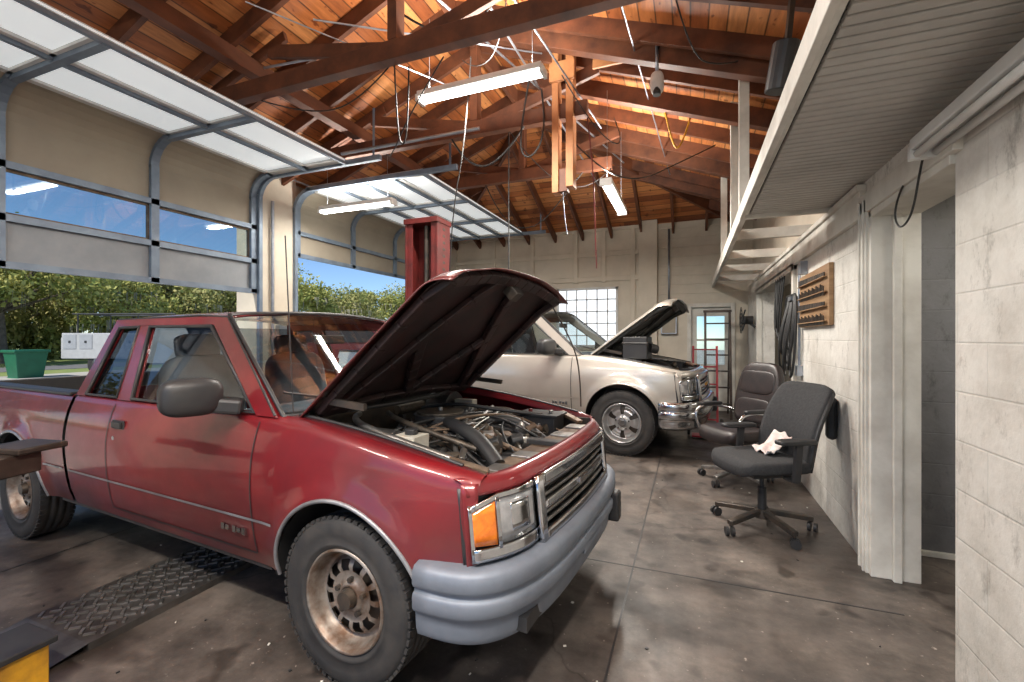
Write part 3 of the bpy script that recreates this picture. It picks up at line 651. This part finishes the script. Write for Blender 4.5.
    for yy in(-.5,-.25,.25,.5): E.bb(.50,.64,yy-.05,yy+.05,.868,.880,1)
    E.bb(.46,.66,-.03,.03,.87,.895,0); E.beam((.55,-.6,.885),(.40,-.66,.93),.05,.02,6); E.beam((.55,.6,.885),(.40,.66,.93),.05,.02,6)
    E.bb(-.35,.26,-.22,.22,.48,.80,3); E.bb(-.34,.22,-.29,-.12,.78,.90,3); E.bb(-.34,.22,.12,.29,.78,.90,3); E.bb(-.28,.14,-.09,.09,.82,.93,1)
    for k in range(6): E.cyl((-.28+.09*k,-.25,.88),(-.28+.09*k,.25,.88),.022,8,1)
    E.cyl((-.10,0,.91),(-.10,0,.985),.155,28,0); E.cyl((-.10,0,.985),(-.10,0,1.0),.135,28,3); E.cyl((-.10,0,1.0),(-.10,0,1.02),.015,8,1)
    E.cyl((.24,.18,.80),(.36,.18,.80),.07,16,1); E.cyl((.22,-.18,.80),(.34,-.18,.80),.08,16,1); E.cyl((.34,-.18,.80),(.36,-.18,.80),.06,16,0); E.cyl((.24,0,.66),(.33,0,.66),.09,16,1); E.cyl((.30,.0,.84),(.34,0,.84),.05,12,0)
    E.cyl((-.44,.42,.93),(-.28,.42,.93),.125,24,0); E.cyl((-.28,.42,.93),(-.12,.42,.93),.035,12,1); E.bb(-.26,-.12,.39,.45,.95,1.01,4)
    E.bb(.20,.44,.42,.60,.78,.93,0); E.bb(.18,.46,.41,.61,.93,.945,0); E.cyl((.25,.5,.945),(.25,.5,.965),.014,8,5); E.cyl((.39,.5,.945),(.39,.5,.965),.014,8,1)
    E.bb(.06,.18,-.60,-.49,.80,.985,4); E.cyl((.12,-.54,.985),(.12,-.54,1.01),.03,12,0); E.bb(.05,.19,-.61,-.48,.90,.91,0)
    E.bb(-.42,-.20,-.64,-.44,.80,.98,0); E.bb(-.17,-.02,-.66,-.52,.80,.95,1); E.cyl((.32,-.52,.78),(.32,-.52,.90),.07,16,0); E.cyl((.32,-.52,.90),(.32,-.52,.915),.04,16,3)
    E.cyl((-.30,-.36,.90),(-.12,-.36,.90),.05,14,1); E.cyl((-.42,0,.98),(-.42,.25,.98),.03,10,3)
    for k in range(130):
        x=random.uniform(-.42,.46); y=random.uniform(-.65,.65); z=.87+random.uniform(-.07,.05)-.05*max(0,x)*2
        E.box((random.uniform(.015,.08),random.uniform(.015,.08),random.uniform(.02,.06)),(x,y,z),(random.uniform(-.4,.4),random.uniform(-.4,.4),random.uniform(0,3)),random.choice([0,0,1,3,3,6,3]))
    for k in range(60):
        x=random.uniform(-.40,.44); y=random.uniform(-.62,.62); z=random.uniform(.84,.91); r_=random.uniform(.010,.035); a=random.uniform(0,3)
        E.cyl((x,y,z),(x+.06*math.cos(a),y+.06*math.sin(a),z+random.uniform(-.02,.05)),r_,10,random.choice([0,1,3,6]))
    E.build('engine',[m_black,m_alu,m_alu,m_engine,m_pvc,m_liftred,m_rust],R,bevel=.004)
    H=[([(.46,.25,.82),(.30,.28,.92),(.15,.18,.95),(.05,.05,.90)],.026),([(.46,-.25,.60),(.30,-.32,.78),(.10,-.32,.87),(-.1,-.2,.88)],.022),
       ([(.50,-.42,.86),(.38,-.34,.94),(.15,-.24,.98),(.0,-.08,.95)],.034),([(-.40,-.1,.98),(-.2,-.3,1.0),(.1,-.40,.97),(.35,-.35,.90)],.014),([(-.43,.2,.96),(-.2,.28,1.01),(.1,.32,.97),(.35,.45,.94)],.012),
       ([(-.43,-.3,1.0),(-.3,-.5,1.02),(.0,-.62,.99),(.4,-.62,.92)],.016),([(.45,-.6,.9),(.2,-.66,.95),(-.2,-.67,.99),(-.42,-.6,1.0)],.010)]
    for k in range(56):
        a=(random.uniform(-.42,.05),random.uniform(-.62,.62)); c=(random.uniform(0,.5),random.uniform(-.62,.62))
        H.append(([(a[0],a[1],.87),((a[0]*2+c[0])/3,a[1]+random.uniform(-.1,.1),random.uniform(.93,1.0)),((a[0]+2*c[0])/3,c[1]+random.uniform(-.1,.1),random.uniform(.90,.96)),(c[0],c[1],.83)],random.choice([.004,.006,.008,.012])))
    for i,(p,rr) in enumerate(H): tube('engine_hose',p,rr,(m_hose,m_hose,m_black,m_engine,m_hose,m_alu,m_rust)[i%7],R)
    for sg in(-1,1): tube('fender_edge_seal',[(x,sg*.708,ztop(x)+.006) for x in [-.4+.1*k for k in range(10)]],.008,m_black,R)
    if P.get('airbox'):
        b=MB(); b.bb(-.02,.24,-.70,-.44,1.02,1.26); b.bb(-.03,.25,-.71,-.43,1.18,1.20); b.cyl((.24,-.57,1.14),(.30,-.50,1.12),.05,14); b.build('air_filter_box',[m_black],R,bevel=.02)
    # ---------- hood
    Hd=empty('hood',(-.40,0,1.065),(0,-P['hood'],0),R)
    L=1.06
    def hs(u,v,o=0):
        y=-1+2*v; wd=.735-.045*u*u
        x=L*u+(.07*(1-abs(y)**2.5)-.045)*u**3
        z=.045*(1-y*y)*(.4+.6*u)-.030*max(0,abs(y)-.86)/.14-.08*(max(0,u-.86)/.14)**2+o
        z+=.012*(1/(1+math.exp(-(0.52-abs(y))*40)))
        return (x,y*wd,z)
    grid('hood_skin',hs,30,40,body,Hd,solid=.006)
    grid('hood_liner',lambda u,v:Vector(hs(.03+.93*u,.04+.92*v))-Vector((0,0,.022)),20,24,P['liner'],Hd,solid=.006)
    b=MB()
    def hp(u,v): return Vector(hs(u,v))-Vector((0,0,.045))
    for a,c in(((.05,.06),(.95,.06)),((.05,.94),(.95,.94)),((.05,.06),(.05,.94)),((.94,.06),(.94,.5)),((.94,.5),(.94,.94)),((.06,.12),(.92,.42)),((.06,.88),(.92,.58)),((.06,.5),(.5,.28)),((.06,.5),(.5,.72))):
        for k in range(6):
            p=hp(a[0]+(c[0]-a[0])*k/6,a[1]+(c[1]-a[1])*k/6); q=hp(a[0]+(c[0]-a[0])*(k+1)/6,a[1]+(c[1]-a[1])*(k+1)/6); b.beam(p,q,.06,.035)
    b.build('hood_inner_frame',[P['liner']],Hd,bevel=.008)
    bb('hood_latch',.94,1.0,-.04,.04,-.09,-.02,m_blackm,Hd,.004)
    for k in(-.66,.66):
        b=MB(); b.beam((.12,k,-.02),(.30,k,-.20),.02,.03); b.beam((.0,k,-.03),(.12,k,-.02),.02,.03); b.build('hood_hinge',[m_blackm],Hd)
    return R
PR=dict(body=m_red,bumper=m_bump,trim=m_lipm,lip=m_lipm,rim=m_rim,hub=m_blackm,holes=12,hk=(7,8),hi=(1,2,3,4),bar=m_alu,emb=m_chrome,mid=m_chrome,hood=math.radians(41),liner=M('hood_liner_red_grime',(.022,.015,.015),.5,.2,(.05,.018,.018),7,.4,.75))
pickup('pickup_truck',(-1.25,2.30,0),math.radians(-4.7),1.0,PR)
lampS=M('clear_lens',(.55,.55,.56),.12,.5,(.35,.35,.36),20,coat=1)
m_amber_keep=m_amber; m_amber=lampS
PS=dict(body=m_silver,bumper=m_chrome,trim=m_silver,lip=m_silver,rim=m_rimalu,hub=m_chrome,holes=6,hk=(5,6,7,8,9),hi=(2,3),bar=m_chrome,emb=m_yel,mid=m_chrome,hood=math.radians(36),airbox=True,liner=M('hood_liner_grey',(.06,.06,.06),.6,.2,(.12,.12,.11),7))
pickup('pickup_truck',(-.66,6.52,0),math.radians(-7),1.14,PS)
m_amber=m_amber_keep
tube('hood_release_cable',[(-.86,2.96,1.62),(-.76,3.04,1.42),(-.70,3.07,1.2),(-.70,3.08,.95)],.005,m_blackm)
tube('antenna',[(-1.72,1.60,1.07),(-1.77,1.60,1.9)],.003,m_black,smooth=False)
# ------------------------------------------------------------ lift
Lf=empty('car_lift')
def column(y,sg):
    b=MB(); x=-2.8
    bk=y+.13*sg
    b.bb(x-.2,x+.2,min(bk,bk-.02*sg),max(bk,bk-.02*sg),0.02,2.72)
    for s_ in(-1,1): b.bb(x+s_*.2-.012,x+s_*.2+.012,y-.14,y+.14,.02,2.72); b.bb(min(x+s_*.2,x+s_*.12),max(x+s_*.2,x+s_*.12),min(y-.13*sg,y-.11*sg),max(y-.13*sg,y-.11*sg),.02,2.72)
    b.bb(x-.22,x+.22,y-.16,y+.16,2.70,2.76)
    b.build('column',[m_liftred],Lf,bevel=.005)
    b=MB(); b.bb(x-.30,x+.30,y-.25,y+.25,0,.02)
    for sx in(-.24,.24):
        for sy in(-.2,.2): b.cyl((x+sx,y+sy,.02),(x+sx,y+sy,.05),.018,8)
    b.build('base_plate',[m_brown],Lf)
    b=MB(); b.bb(x-.11,x+.11,y-.10,y+.10,.72,1.45); b.bb(x-.17,x+.17,min(y-.12*sg,y-.24*sg),max(y-.12*sg,y-.24*sg),.74,.90); b.cyl((x,y-.02,1.4),(x,y-.02,2.7),.03,12)
    for k in range(16): b.bb(x+.185,x+.214,y-.03,y+.03,1.5+.075*k,1.535+.075*k)
    b.build('carriage',[m_blackm],Lf,bevel=.006)
column(4.5,1); column(.60,-1)
b=MB()
b.beam((-2.90,.80,.83),(-3.0,1.20,.83),.17,.10); b.box((.24,.20,.03),(-2.99,1.19,.895),(0,0,.15)); b.beam((-2.95,.80,.83),(-3.7,1.1,.83),.12,.08)
b.beam((-2.95,4.3,.82),(-3.5,3.9,.82),.12,.08); b.beam((-2.65,4.3,.82),(-2.2,3.85,.82),.12,.08)
b.build('swing_arms',[m_brown],Lf,bevel=.008)
b=MB(); b.bb(-3.06,-2.54,1.22,4.2,.0,.035)
b.add([(-3.06,1.22,.035),(-2.54,1.22,.035),(-2.54,1.0,.003),(-3.06,1.0,.003)],[(0,1,2,3)])
b.build('cable_cover',[m_plate],Lf)
b=MB(); yy=1.26; k=0
while yy<4.15:
    xx=-3.02+(.03 if k%2 else 0); q=0
    while xx<-2.57:
        b.box((.046,.013,.008),(xx,yy,.038),(0,0,.75 if (k+q)%2 else -.75)); xx+=.058; q+=1
    yy+=.042; k+=1
b.build('diamond_tread',[m_alu],Lf)
b=MB(); b.bb(-2.60,-2.41,.84,1.03,.0,.19,0); b.bb(-2.62,-2.39,.82,1.05,.19,.215,1); b.bb(-2.57,-2.44,1.03,1.04,.05,.14,1); b.build('yellow_foot_guard',[m_yel,m_black],Lf,bevel=.006)
# ------------------------------------------------------------ chairs
def chair(name,loc,yaw,style,s=1.1):
    R=empty(name,loc,(0,0,yaw),None,s) # faces +x
    b=MB()
    for k in range(5):
        a=2*pi*k/5+.3; c,s_=math.cos(a),math.sin(a)
        b.beam((0.03*c,.03*s_,.115),(.31*c,.31*s_,.085),.045,.03); b.cyl((.30*c,.30*s_,.06),(.30*c,.30*s_,.10),.012,8)
    b.cyl((0,0,.07),(0,0,.13),.05,16)
    b.build('star_base',[m_blackm if style==0 else m_alu],R,bevel=.006)
    b=MB()
    for k in range(5):
        a=2*pi*k/5+.3; c,s_=math.cos(a),math.sin(a); t_=a+1.0
        for q in(-.018,.018):
            px,py=.31*c-math.sin(t_)*q,.31*s_+math.cos(t_)*q; nx,ny=-math.sin(t_)*.009,math.cos(t_)*.009
            b.cyl((px-nx,py-ny,.030),(px+nx,py+ny,.030),.030,16)
    b.build('casters',[m_black],R)
    b=MB(); b.cyl((0,0,.12),(0,0,.28),.028,16); b.cyl((0,0,.26),(0,0,.38),.016,12); b.bb(-.15,.12,-.09,.09,.36,.41); b.cyl((0,-.09,.39),(.05,-.25,.38),.007,8); b.build('gas_lift_and_mechanism',[m_black],R,bevel=.006)
    mt=m_fabric if style==0 else m_leather
    pillow('seat',(.50,.50,.10 if style==0 else .12),(.02,0,.45),mt,R,e=.42,bend=lambda p:Vector((p.x,p.y,p.z-(.03 if p.x>.2 else 0)*(p.x-.2)/.05+.015*(p.y/.25)**2)))
    if style==0:
        def bk(u,v):
            y=-1+2*v; wd=.245*(1-.10*abs(2*u-1)**3); rc=(1-abs(y)**8*.06)
            return (-.20-.12*u-.06*u*u+.04*y*y+.035*math.sin(u*pi),y*wd,.43+.54*u*rc)
        grid('backrest',bk,20,20,mt,R,solid=.045)
        tube('backrest_frame',[bk(0,.5)]+[bk(0,.02)]+[bk(i/8,0) for i in range(1,8)]+[bk(1,.03),bk(1,.5),bk(1,.97)]+[bk(1-i/8,1) for i in range(1,8)]+[bk(0,.98)],.016,m_black,R,True)
        b=MB(); b.beam((-.12,0,.39),(-.27,0,.41),.07,.03); b.beam((-.27,0,.40),(-.33,0,.72),.07,.03); b.build('back_bracket',[m_black],R,bevel=.005)
        for sg in(-1,1):
            b=MB(); b.beam((-.02,sg*.2,.40),(-.02,sg*.28,.40),.05,.02); b.beam((-.02,sg*.285,.39),(-.04,sg*.285,.63),.05,.025,up=(0,1,0)); b.build('arm_post',[m_black],R,bevel=.006)
            pillow('arm_pad',(.26,.085,.035),(-.02,sg*.285,.645),m_black,R)
        def cl(u,v):
            fold=.010*math.sin(9*u+4*v)+.009*math.sin(13*v-5*u)+.005*math.sin(25*u*v+4)
            return (-.17+.17*u+.006*math.sin(9*v),-.11+.18*v+.006*math.sin(8*u),.525+.11*(1-u)**2+fold)
        grid('crumpled_cloth',cl,24,24,m_paper,R,solid=.006)
    else:
        pillow('backrest',(.12,.52,.62),(-.27,0,.80),mt,R,(0,-.20,0),e=.5,bend=lambda p:Vector((p.x+.25*p.y*p.y,p.y*(1-.12*max(0,p.z)/.33),p.z)))
        for z in(.66,.92): pillow('backrest_tuft',(.04,.42,.22),(-.215-.2*(z-.80),0,z),mt,R,(0,-.2,0))
        for sg in(-1,1): tube('chrome_arm',[(.16,sg*.26,.42),(.24,sg*.29,.56),(.18,sg*.29,.68),(-.05,sg*.29,.68),(-.22,sg*.28,.62)],.014,m_chrome,R); pillow('arm_pad',(.24,.06,.035),(.04,sg*.29,.695),m_black,R)
    return R
chair('office_chair',(.50,3.86,0),math.radians(209),0,1.10)
chair('office_chair',(.42,5.00,0),math.radians(216),1,1.06)
# ------------------------------------------------------------ wall items
T=empty('tool_rack'); bb('board',.985,1.018,4.12,5.12,1.52,2.0,m_wood,T,.004)
b=MB()
for r_ in range(4):
    z=1.93-.115*r_; b.bb(.955,.985,4.16,5.08,z-.035,z-.028,1)
    n=16 if r_%2==0 else 20
    for k in range(n):
        yy=4.19+.87*k/n
        if r_%2==0: b.cyl((.968,yy,z-.028),(.968,yy,z+.004+.02*(k/n)),.009+.008*k/n,8,0)
        else: b.bb(.962,.970,yy,yy+.012,z-.06,z+.012+.01*(k%3),0)
b.build('sockets_and_wrenches',[m_blackm,m_wood],T)
Hs=empty('coiled_air_hose')
for k in range(8):
    y0=5.26+.05*k; zb=1.02+.07*((k*3)%5); w_=.10+.02*(k%3)
    tube('loop',[(.97,y0-w_*.8,1.80),(.96-.012*k,y0-w_*1.2,1.5),(.94-.01*k,y0-w_*.7,zb+.05),(.93,y0,zb),(.94,y0+w_*.7,zb+.05),(.96,y0+w_*1.2,1.5),(.97,y0+w_*.8,1.80),(.97,y0,1.88)],.012,m_hose,Hs,True)
for k in range(3):
    y0=5.9+.12*k; tube('hanging_lead',[(.99,y0,2.14),(.95,y0+.05,1.7),(.97,y0+.15,1.25+.1*k),(.96,y0+.28,1.6),(.99,y0+.3,2.14)],.010,m_hose,Hs)
bb('hook',.94,1.02,5.30,5.42,1.80,1.84,m_galv,Hs)
E_=empty('electric_conduit'); b=MB(); b.cyl((.998,5.2,2.1),(.998,5.2,1.15),.012,8); b.bb(.97,1.018,5.15,5.25,1.05,1.15); b.bb(.96,1.018,4.95,5.05,2.02,2.14); b.build('pipe_and_box',[m_galv],E_)
b=MB(); b.bb(.95,1.018,4.00,4.10,.66,.98); b.build('wall_junction_box',[m_black],bevel=.03)
B=empty('breaker_panel'); bb('box',-.55,-.25,YB-.12,YB-.01,1.5,1.95,m_galv,B,.008); bb('panel_door',-.53,-.27,YB-.135,YB-.12,1.52,1.93,m_beige2,B,.006); cyl('conduit',(-.4,YB-.06,1.95),(-.4,YB-.06,3.6),.02,m_galv,B)
X=empty('fire_extinguisher'); lathe('tank',[(.001,0),(.06,.005),(.07,.02),(.07,.36),(.05,.42),(.02,.44),(.02,.47)],24,M('extinguisher_red',(.6,.02,.02),.3),X,(-.80,YB-.24,1.0),(pi/2,0,0)); b=MB(); b.bb(-.83,-.74,YB-.26,YB-.22,1.47,1.50); b.bb(-.86,-.74,YB-.25,YB-.155,1.1,1.13); b.build('handle_and_bracket',[m_black],X)
J=empty('hand_truck'); rm=M('bright_red_paint',(.55,.02,.03),.4)
b=MB(); hx=.20
for s_ in(-.16,.16): b.beam((hx+s_,7.1,.12),(hx+s_,7.3,1.30),.03,.03)
for k in range(5): b.beam((hx-.16,7.12+.04*k,.25+.25*k),(hx+.16,7.12+.04*k,.25+.25*k),.03,.02)
b.bb(hx-.18,hx+.18,6.88,7.1,.03,.05); b.cyl((hx-.21,7.18,.13),(hx+.21,7.18,.13),.012,8); b.build('frame',[rm],J)
for s_ in(-.22,.22): lathe('wheel',[(.001,-.02),(.12,-.02),(.13,0),(.12,.02),(.001,.02)],24,m_rub,J,(hx+s_,7.18,.13),(0,0,pi/2))
G=empty('folding_ladder'); b=MB()
for s_ in(-.2,.2): b.beam((.45+s_,8.6,0.02),(.45+s_,8.95,1.9),.04,.06); b.beam((.45+s_,9.35,0.02),(.45+s_,8.98,1.85),.03,.04)
for k in range(6): b.beam((.25,8.65+.055*k,.28+.28*k),(.65,8.65+.055*k,.28+.28*k),.06,.025)
b.bb(.22,.68,8.9,9.03,1.88,1.92); b.build('rails_and_rungs',[m_brown],G)
F=empty('wall_fan'); b=MB()
for rr in(.06,.12,.18,.22):
    for k in range(24):
        a0=2*pi*k/24;a1=2*pi*(k+1)/24; b.cyl((.80,8.6+rr*math.cos(a0),1.72+rr*math.sin(a0)),(.80,8.6+rr*math.cos(a1),1.72+rr*math.sin(a1)),.005,5)
for k in range(4):
    a=pi/2*k; b.box((.02,.16,.10),(.84,8.6+.1*math.cos(a),1.72+.1*math.sin(a)),(a,.3,0))
b.cyl((.82,8.6,1.72),(.98,8.6,1.72),.07,16); b.beam((.92,8.6,1.68),(1.015,8.6,1.6),.04,.04); b.build('cage_blades_motor',[m_black],F)
Sh=empty('storage_shelf'); b=MB()
for z in(.3,.8,1.3,1.8): b.bb(2.3,2.75,6.6,8.2,z,z+.03,0)
for xx in(2.3,2.72):
    for yy in(6.6,8.17): b.bb(xx,xx+.03,yy,yy+.03,0,1.95,0)
for z in(.33,.83,1.33):
    yy=6.68
    while yy<8.0:
        w_=random.uniform(.1,.25); b.bb(2.35,2.65,yy,yy+w_,z,z+random.uniform(.12,.32),random.choice([1,2,3])); yy+=w_+.04
b.build('shelf_and_boxes',[m_galv,m_wood,m_black,m_bluegrey],Sh)
b=MB()
for k in range(110):
    x=random.uniform(-3.5,.95); y=random.uniform(1.0,6.0); q=random.random(); b.box((random.uniform(.004,.014),random.uniform(.004,.014),.004),(x,y,.003),(0,0,random.uniform(0,3)),0 if q<.4 else 1)
b.build('floor_debris',[m_paint,m_black])
# ------------------------------------------------------------ outside
bb('ground_concrete',-24,XL-.15,-30,60,-.2,-.02,m_concout)
bb('ground_behind',XL-.15,60,-40,YF,-.2,-.02,m_concout); bb('ground_back',XL-.15,60,YB+.2,60,-.2,-.02,m_concout)
bb('ground_grass',-90,-24,-60,90,-.22,-.03,m_grass); bb('street',-31,-27,-60,90,-.2,-.015,m_asph)
def leafmesh(nm,b,lm):
    me=D.meshes.new(nm); me.from_pydata([tuple(v) for v in b.v],[],b.f); me.polygons.foreach_set('material_index',b.mi)
    for m in (m_bark,lm,m_moss): me.materials.append(m)
    return me
def leafcloud(b,rnd,cent,n,a0,a1):
    for k in range(n):
        c,rr=rnd.choice(cent); d=Vector((rnd.gauss(0,1),rnd.gauss(0,1),rnd.gauss(0,.7))).normalized()*rr*rnd.uniform(.45,1.2); p=c+d
        if p.z<.02: p.z=.02+rnd.random()*.3
        s_=rnd.uniform(a0,a1); M_=Euler((rnd.uniform(0,6),rnd.uniform(0,6),rnd.uniform(0,6))).to_matrix()
        b.add([p+M_@Vector(q)*s_ for q in((-1,-.6,0),(1,-.6,0),(1,.6,0),(-1,.6,0))],[(0,1,2,3)],1)
def tree_mesh(seed,h,rad,lm,n=11000):
    rnd=random.Random(seed); b=MB()
    top=Vector((rnd.uniform(-.4,.4),rnd.uniform(-.4,.4),h*.38)); b.cyl((0,0,-.2),top,.32,10,0,.2)
    cent=[]
    for k in range(12):
        a=2*pi*k/12+rnd.random(); rr=rad*rnd.uniform(.35,.95); p=Vector((rr*math.cos(a),rr*math.sin(a),h*rnd.uniform(.38,.92)))
        b.cyl(top,p,.12,7,0,.04); cent.append((p,rad*rnd.uniform(.22,.42)))
    cent.append((Vector((0,0,h*.88)),rad*.5))
    leafcloud(b,rnd,cent,n,.05,.14)
    for k in range(260):
        c,rr=rnd.choice(cent); a=rnd.uniform(0,6.28); p=c+Vector((rr*math.cos(a)*.9,rr*math.sin(a)*.9,-rr*.3)); L_=rnd.uniform(.4,1.5)
        b.add([p+Vector((-.06,0,0)),p+Vector((.06,0,0)),p+Vector((.02,.05,-L_))],[(0,1,2)],2)
    return leafmesh('oak',b,lm)
def bush_mesh(seed,lm):
    rnd=random.Random(seed); b=MB(); cent=[]
    for k in range(9):
        cent.append((Vector((rnd.uniform(-1.2,1.2),rnd.uniform(-2.6,2.6),rnd.uniform(.6,1.7))),rnd.uniform(.6,1.1)))
        b.cyl((cent[-1][0].x*.5,cent[-1][0].y*.7,-.1),cent[-1][0],.05,6,0,.02)
    leafcloud(b,rnd,cent,4200,.06,.15); return leafmesh('shrub',b,lm)
TM=[tree_mesh(1,8.5,4.4,m_leaf),tree_mesh(2,8.0,4.8,m_leaf2),tree_mesh(3,9,4.2,m_leaf)]
BM=[bush_mesh(5,m_leaf),bush_mesh(6,m_leaf2)]
pos=[(-36.5,1),(-37,7),(-36.5,13.5),(-37,20),(-38,27),(-37,33),(-43,10),(-44,18),(-43,26),(-44,36),(-37,41),(-42,47),(-37,52),(-45,3),(-49,14),(-50,23),(-50,32),(-22,52),(-20,60),(-16,64),(-12,60),(-50,45),(-37,-5)]
for i,(x,y) in enumerate(pos):
    o=D.objects.new('oak_tree',TM[i%3]); o.location=(x,y,-.05); o.rotation_euler=(0,0,i*1.3); q=random.uniform(.74,1.0); o.scale=(q*1.1,q*1.1,q*.92); link(o)
for i in range(17):
    o=D.objects.new('shrub',BM[i%2]); o.location=(-41-random.uniform(0,2),-4+i*4.0,-.05); o.rotation_euler=(0,0,random.uniform(-.3,.3)+(pi if i%3 else 0)); o.scale=(1.1,1.1,random.uniform(1.0,1.5)); link(o)
def van(name,loc,yaw,mat,sz=1,suv=False):
    R=empty(name,loc,(0,0,yaw)); R.scale=(1,1,sz)
    if suv: prof=[(0,.45),(0,.95),(.2,1.02),(1.2,1.12),(1.95,1.75),(4.3,1.78),(4.75,1.1),(4.75,.45)]; xe=4.3
    else: prof=[(0,.5),(0,1.05),(.25,1.12),(1.1,1.2),(1.65,1.85),(2.9,1.9),(3.0,1.2),(3.0,.5)]; xe=2.8
    v=[(x,sy*.95*(.86 if z>1.5 else 1),z) for sy in(-1,1) for x,z in prof]; n=len(prof)
    f=[tuple(range(n)),tuple(range(n,2*n))[::-1]]+[(i,(i+1)%n,n+(i+1)%n,n+i) for i in range(n)]
    mesh('cab',v,f,mat,R,bevel=.04)
    b=MB()
    if not suv:
        b.bb(3.05,5.9,-1.02,-.6,.6,1.45); b.bb(3.05,5.9,.6,1.02,.6,1.45); b.bb(3.05,5.9,-.6,.6,.6,.9); b.bb(5.85,5.95,-1,1,.6,1.3); b.build('service_body',[mat],R,bevel=.02)
        b=MB()
        for x in(3.1,3.7,4.75,5.35):
            for s_ in(-1.035,1.035): b.bb(x,x+.48,min(s_,s_*.98),max(s_,s_*.98),.92,1.40)
            for s_ in(-1.05,1.05): b.bb(x+.2,x+.28,min(s_,s_*.98),max(s_,s_*.98),1.12,1.2,1)
        for s_ in(-1.035,1.035): b.bb(3.1,4.1,min(s_,s_*.98),max(s_,s_*.98),.64,.88)
        b.bb(-.1,.02,-.95,.95,.45,.7)
        b.build('compartment_doors',[m_vang,m_black],R,bevel=.01)
        b=MB()
        for s_ in(-.7,.7):
            for x in(3.3,5.6): b.cyl((x,s_,1.45),(x,s_,2.1),.025,8)
            b.cyl((1.9,s_,2.1),(5.8,s_,2.1),.025,8)
        for x in(3.3,5.6): b.cyl((x,-.7,2.1),(x,.7,2.1),.025,8)
        b.build('ladder_rack',[m_black],R)
    else:
        for s_ in(-.65,.65): b.cyl((2.2,s_,1.83),(4.2,s_,1.83),.025,8)
        b.build('roof_rails',[m_black],R)
    b=MB()
    for s_ in(-.956,.956): b.add([(1.35,s_,1.20),(xe,s_,1.20),(xe-.05,s_*.872,1.70),(1.85,s_*.872,1.70)],[(0,1,2,3)])
    q0=prof[3]; q1=prof[4]; b.add([(q0[0]+.03,-.85,q0[1]+.06),(q0[0]+.03,.85,q0[1]+.06),(q1[0]-.06,.75,q1[1]-.02),(q1[0]-.06,-.75,q1[1]-.02)],[(0,1,2,3)]); b.build('windows',[m_black],R)
    for x in(.95,4.6 if not suv else 3.8):
        for s_ in(-.85,.85): lathe('wheel',[(.001,-.12),(.2,-.12),(.38,-.12),(.42,-.08),(.42,.08),(.38,.12),(.2,.12),(.001,.12)],28,m_rub,R,(x,s_,.42)); lathe('hubcap',[(.001,-.14),(.2,-.135),(.21,-.12)],20,m_alu,R,(x,s_,.42)); lathe('hubcap',[(.001,.14),(.2,.135),(.21,.12)],20,m_alu,R,(x,s_,.42))
    return R
van('service_truck',(-16.6,12.7,-.02),math.radians(201),m_vanw,1.12)
van('parked_suv',(-7.5,12.1,-.02),math.radians(216),M('maroon_paint',(.16,.015,.02),.3,coat=1),1.1,True)
G=empty('garbage_bin',(-22.6,9.0,-.02)); mesh('bin_body',[(-.35,-.35,0),(.35,-.35,0),(.35,.35,0),(-.35,.35,0),(-.45,-.45,.95),(.45,-.45,.95),(.45,.45,.95),(-.45,.45,.95)],[(0,1,2,3),(0,1,5,4),(1,2,6,5),(2,3,7,6),(3,0,4,7)],m_green,G,bevel=.03); box('lid',(1.0,1.0,.1),(0,0,.96),m_green,G,bevel=.03)
b=MB(); b.cyl((-22,36,-.1),(-22,36,8),.13,10,0,.1); b.beam((-23,36,7.4),(-21,36,7.4),.1,.1); b.build('utility_pole',[m_bark])
# ------------------------------------------------------------ light
wd=D.worlds.new('sky'); C.scene.world=wd; wd.use_nodes=True; t=wd.node_tree; bg=t.nodes['Background']
sk=N(t,'ShaderNodeTexSky'); sk.sky_type='NISHITA'; sk.sun_disc=False; sk.sun_elevation=math.radians(50); sk.sun_rotation=math.radians(200); sk.altitude=2500; sk.dust_density=0; sk.air_density=1.0; sk.ozone_density=5
t.links.new(sk.outputs[0],bg.inputs[0]); bg.inputs[1].default_value=.17
sl_=D.lights.new('sun','SUN'); sl_.energy=5.0; sl_.angle=.01; sl_.color=(1,.94,.84); so=D.objects.new('sun',sl_); link(so)
so.rotation_euler=Vector((-.20,-.62,.8)).to_track_quat('Z','Y').to_euler()
# ------------------------------------------------------------ camera
cam=D.cameras.new('camera'); cam.lens=16; cam.sensor_width=36; cam.clip_start=.05; cam.clip_end=500; cam.shift_y=-3/1024
co=D.objects.new('camera',cam); co.location=(0,0,1.42); co.rotation_euler=(pi/2,0,math.radians(21.4)); link(co); C.scene.camera=co
C.scene.view_settings.view_transform='Standard'
